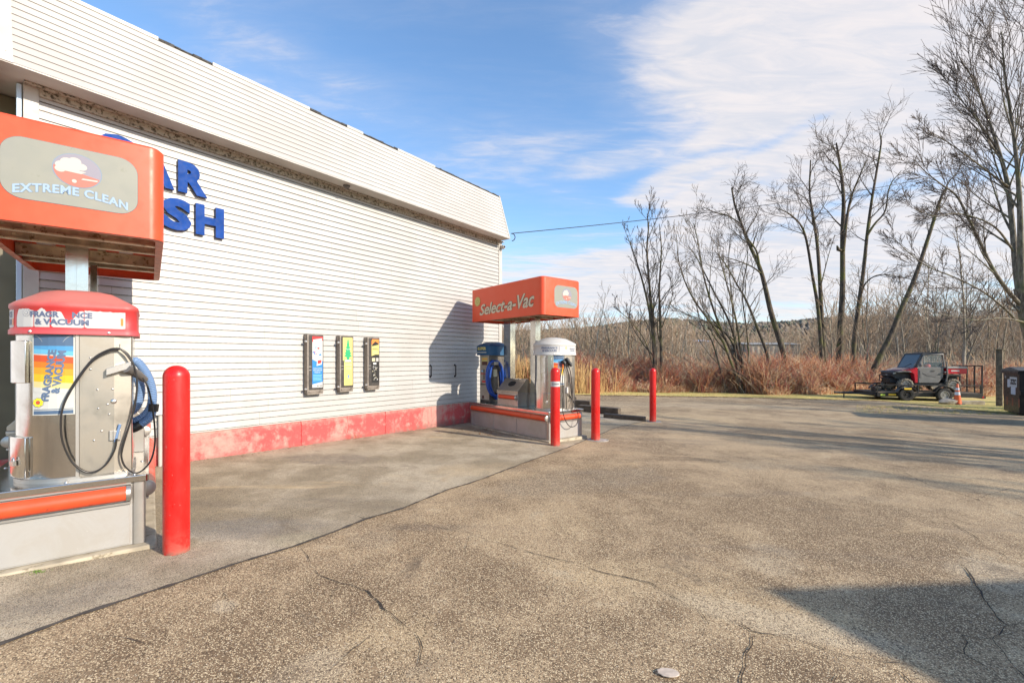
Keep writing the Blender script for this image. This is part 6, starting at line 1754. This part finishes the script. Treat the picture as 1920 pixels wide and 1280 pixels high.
# trees standing outside the frame to the right, whose shadows streak the lot
for i, (x, y, s_) in enumerate(((25, 3.2, 1.0), (20, 2.6, 1.1), (22.5, .8, 1.15), (18.5, 4.4, .95), (24, 10, 1.0), (28, 8, 1.1), (30, -3.0, 1.2), (21, -2.5, .9), (34, 2.0, 1.2), (27, -7.0, 1.1), (33, 9.5, 1.1), (38, 5.0, 1.2), (30, 13.5, 1.0), (36, 11.0, 1.2))):
    T = Tree(40 + i, kids=(12, 6, 4), levels=3, ratio=(.36, .45, .5), minr=.020, spread=(25, 55), tropism=.09, twist=.14, sides=(7, 4, 3, 3), t0=.25)
    P = [np.array([0, 0, -.2])]; d_ = np.array([T.q.gauss(0, .06), T.q.gauss(0, .06), 1.0])
    for k in range(9): d_ = d_ + np.array([T.q.gauss(0, .05), T.q.gauss(0, .05), 0]); P.append(P[-1] + d_ * 1.05)
    T.poly(P, .30, .05, 0)
    t = T.finish('bare tree standing outside the right edge and shading the lot', 'bare tree', (x, y, gz(x, y)), bark_g, twig_d, 'bare trees beyond the right edge'); t.scale = (s_,) * 3

# ------------------------------------------------------------------ brush, reeds, grass: nobody could count these
def stems(name, n, xy, h, lean, mats_, wts, w_=(.010, .004), seed=1, forks=2):
    t = TS(); q = random.Random(seed)
    for k in range(n):
        x, y, hs_ = xy(q)
        z = gz(x, y) - .05; H = h * hs_ * q.uniform(.45, 1.1); a = q.uniform(0, 6.28); le = abs(q.gauss(0, lean))
        d_ = np.array([math.cos(a) * le, math.sin(a) * le * .7, 1.0]); b = np.array([x, y, z]); mi = q.choices(range(len(mats_)), wts)[0]
        c1 = b + d_ * H * .5; c2 = b + d_ * H * .85 + np.array([d_[0], d_[1], -.15]) * H * .25
        r0 = q.uniform(.7, 1.4) * w_[0]; t.tube([b, c1, c2], [r0, r0 * .75, w_[1]], 3, mi)
        for _ in range(forks):
            f_ = q.uniform(.3, .9); s_ = b + (c2 - b) * f_; aa = q.uniform(0, 6.28); l = H * q.uniform(.18, .42)
            e = s_ + np.array([math.cos(aa) * .55, math.sin(aa) * .5, q.uniform(.2, .9)]) * l; t.tube([s_, e], [r0 * .6, w_[1]], 3, mi)
    me = t.mesh(name)
    return setp(link(name, me, mats_), kind='stuff')
br_m = [mat('brush_russet', (.38, .125, .07), .85), mat('brush_tan', (.52, .34, .19), .85), mat('brush_orange', (.50, .22, .09), .85), mat('brush_grey', (.36, .27, .19), .85), mat('brush_pale', (.70, .53, .34), .85), mat('brush_maroon', (.28, .085, .065), .85)]
def brush_xy(q):
    while True:
        u = q.uniform(1060, 1950); t_ = q.random() ** 1.3
        y0 = 24.2 if u < 1560 else 26.8
        y = y0 + 6.5 * t_; x = (u - 960) / F * y
        if y < verge_far(x) - .1: continue
        lump = .62 + .38 * math.sin(x * .9 + 1.0) * math.sin(x * .37 + y * .8) + .18 * math.sin(x * 2.3)
        if u < 1240: lump *= .92
        if u > 1640: lump *= .72
        return x, y, max(.35, min(1.1, lump + .15)) * (.55 + .45 * min(1, t_ * 2.2))
stems('brush', 19000, brush_xy, 2.7, .48, br_m, (5, 3.5, 3, 4, 1.2, 3.5), (.013, .006), 31, 3)
def low_xy(q):
    u = q.uniform(1060, 1960); x0 = (u - 960) / F * 25; y = verge_far(x0) + abs(q.gauss(0, .5)) - .15; return (u - 960) / F * y, y, q.uniform(.4, 1)
stems('dead_grass', 9000, low_xy, .75, .55, [br_m[1], br_m[2], br_m[4], br_m[0]], (4, 3, 3, 2), (.010, .005), 32, 1)
def reed_xy(q):
    u = 1000 + abs(q.gauss(0, 45)) * (1 if q.random() < .6 else -1.4)
    y = 23.2 + abs(q.gauss(0, 1.6)); return (u - 960) / F * y, y, q.uniform(.55, 1.12)
stems('dry_reeds', 5200, reed_xy, 2.15, .10, [mat('reed_tan', (.50, .31, .13), .9), mat('reed_gold', (.60, .40, .17), .9), br_m[0]], (5, 4, 1), (.013, .007), 33, 0)
def mid_xy(q):
    y = q.uniform(32, 60); u = q.uniform(930, 1960); return (u - 960) / F * y, y, q.uniform(.5, 1.0)
stems('undergrowth', 12000, mid_xy, 3.6, .32, [br_m[3], mat('undergrowth_grey', (.33, .25, .18), .9), br_m[1], br_m[0]], (4, 4, 2, 1), (.022, .010), 34, 2)
def verge_xy(q):
    u = q.uniform(1060, 1960); x0 = (u - 960) / F * 23.5; y = y_edge(x0) + q.uniform(-.04, 3.2); return x0 * y / 23.5, y, q.uniform(.3, 1)
stems('verge_grass', 14000, verge_xy, .13, .8, [mat('blade_straw', (.55, .42, .17), .9), mat('blade_green', (.28, .30, .07), .9), br_m[1]], (5, 3, 1), (.009, .004), 35, 0)

# distant wood and the low hills
def far_xy(q, t):
    pass
t = TS(); q = random.Random(55)
for k in range(3600):
    y = 72 + 110 * q.random(); u = q.uniform(900, 1990); x = (u - 960) / F * y
    if 1300 < u < 1520 and y < 96: continue
    H = q.uniform(8, 12.5) * (1.12 if u > 1560 else .92); z = gz(x, y) - .2; l = q.gauss(0, .10); b = np.array([x, y, z]); tp = b + np.array([l * H, 0, H]); mi = 0 if q.random() < .45 else 1
    t.tube([b, (b + tp) / 2, tp], [.11, .08, .03], 3, mi)
    for _ in range(13):
        f_ = q.uniform(.12, 1); s_ = b + (tp - b) * f_; a = q.uniform(0, 6.28); L = H * q.uniform(.10, .26)
        t.tube([s_, s_ + np.array([math.cos(a) * .6, math.sin(a) * .5, .9]) * L * 1.3], [.045, .018], 3, 2)
setp(link('distant_wood', t.mesh('distant_wood'), [bark_b, bark_g, mat('far_twig', (.30, .215, .145), .9)]), kind='stuff')

def hill_fn(n):
    p = n.coord('Object'); a = n.noise(p, .03, 4, .6); b = n.noise(n.mapping(p, scale=(1, 1, .6)), .22, 6, .7)
    c = n.mix(n.smooth(a, .42, .58), (.085, .085, .045), (.17, .135, .10)); c = n.mix(n.smooth(b, .45, .65, 0, .7), c, (.05, .055, .035))
    return {'Base Color': c, 'Roughness': 1.0}
q = random.Random(9)
NX, NY = 150, 10; vs = []
for j in range(NY + 1):
    for i in range(NX + 1):
        u = 820 + (2050 - 820) * i / NX; y = 230 + 90 * j / NY; x = (u - 960) / F * y
        top = np.interp(u, [820, 1000, 1100, 1180, 1240, 1300, 1400, 1600, 2050], [625, 624, 619, 608, 601, 606, 612, 598, 600])
        ztop = EYE - (top - HZ) / F * 320; z = -6 + (ztop + 6) * math.sin(min(1, j / NY) * math.pi / 2) + q.gauss(0, .8) * (j > 1)
        vs.append((x, y, z))
fs = [(j*(NX+1)+i, j*(NX+1)+i+1, (j+1)*(NX+1)+i+1, (j+1)*(NX+1)+i) for j in range(NY) for i in range(NX)]
me = bpy.data.meshes.new('hills'); me.from_pydata(vs, [], fs); me.update(); setp(link('hills', me, mat('wooded_hill', fn=hill_fn)), kind='structure')
t = TS()
for k in range(5200):
    u = q.uniform(830, 2040); j = q.uniform(.15, 1.0); y = 230 + 90 * j; x = (u - 960) / F * y
    top = np.interp(u, [820, 1000, 1100, 1180, 1240, 1300, 1400, 1600, 2050], [625, 624, 619, 608, 601, 606, 612, 598, 600]); ztop = EYE - (top - HZ) / F * 320
    z = -6 + (ztop + 6) * math.sin(j * math.pi / 2) - .6; H = q.uniform(1.5, 3.4); r_ = H * q.uniform(.45, .8); mi = q.choices((0, 1, 2), (3, 4, 2))[0]
    t.tube([(x, y, z), (x, y, z + H * .35), (x + q.gauss(0, .2), y, z + H * .75), (x, y, z + H)], [r_ * .7, r_, r_ * .6, .05], 5, mi)
setp(link('hill_trees', t.mesh('hill_trees'), [mat('far_pine', (.10, .105, .07), 1), mat('far_grey_wood', (.19, .155, .12), 1), mat('far_brown_wood', (.13, .10, .07), 1)]), kind='stuff')  # tones drawn close together, distance haze put into the colours

# ------------------------------------------------------------------ low buildings seen through the wood
def shedb(name, u0, u1, v0, v1, y, dep, wm, rm, label, ribs=True, roof_h=.6):
    x0, x1 = (u0 - 960) / F * y, (u1 - 960) / F * y; z0, z1 = EYE - (v1 - HZ) / F * y, EYE - (v0 - HZ) / F * y
    t = thing(name, label, 'building', (x0, y, z0), 0); W_ = x1 - x0; H_ = z1 - z0
    b = MB(); b.box(0, W_, 0, dep, -4, H_); b.build('wall', wm, t)
    b = MB(); b.prism([(-.3, H_), (dep * .5, H_ + roof_h), (dep + .3, H_)], -.3, W_ + .3, 'x'); b.build('roof', rm, t)
    if ribs:
        b = MB(); x = .4
        while x < W_ - .8: b.box(x, x + .55, -.03, -.001, H_ * .12, H_ * .86); x += 1.05
        b.build('dark_bay', mat('bay_dark', (.16, .145, .13), .8), t)
shedb('storage_building', 1402, 1500, 646, 668, 92, 8, mat('cream_wall', (.40, .34, .26), .7), mat('pale_roof', (.24, .23, .21), .8), 'long low cream building with dark bays glimpsed behind the leaning trees')
shedb('distant_house', 1302, 1330, 640, 650, 120, 8, mat('white_wall', (.32, .31, .30), .7), mat('blue_roof', (.28, .34, .48), .5), 'small distant house with a bluish roof seen through the twigs', False)
shedb('distant_house', 1226, 1250, 644, 652, 130, 8, MATS['white_wall'], MATS['pale_roof'], 'small distant white house left of the blue roofed one', False)
shedb('distant_house', 1556, 1640, 652, 668, 105, 8, MATS['cream_wall'], MATS['pale_roof'], 'pale building behind the clump of three tall trees', True)
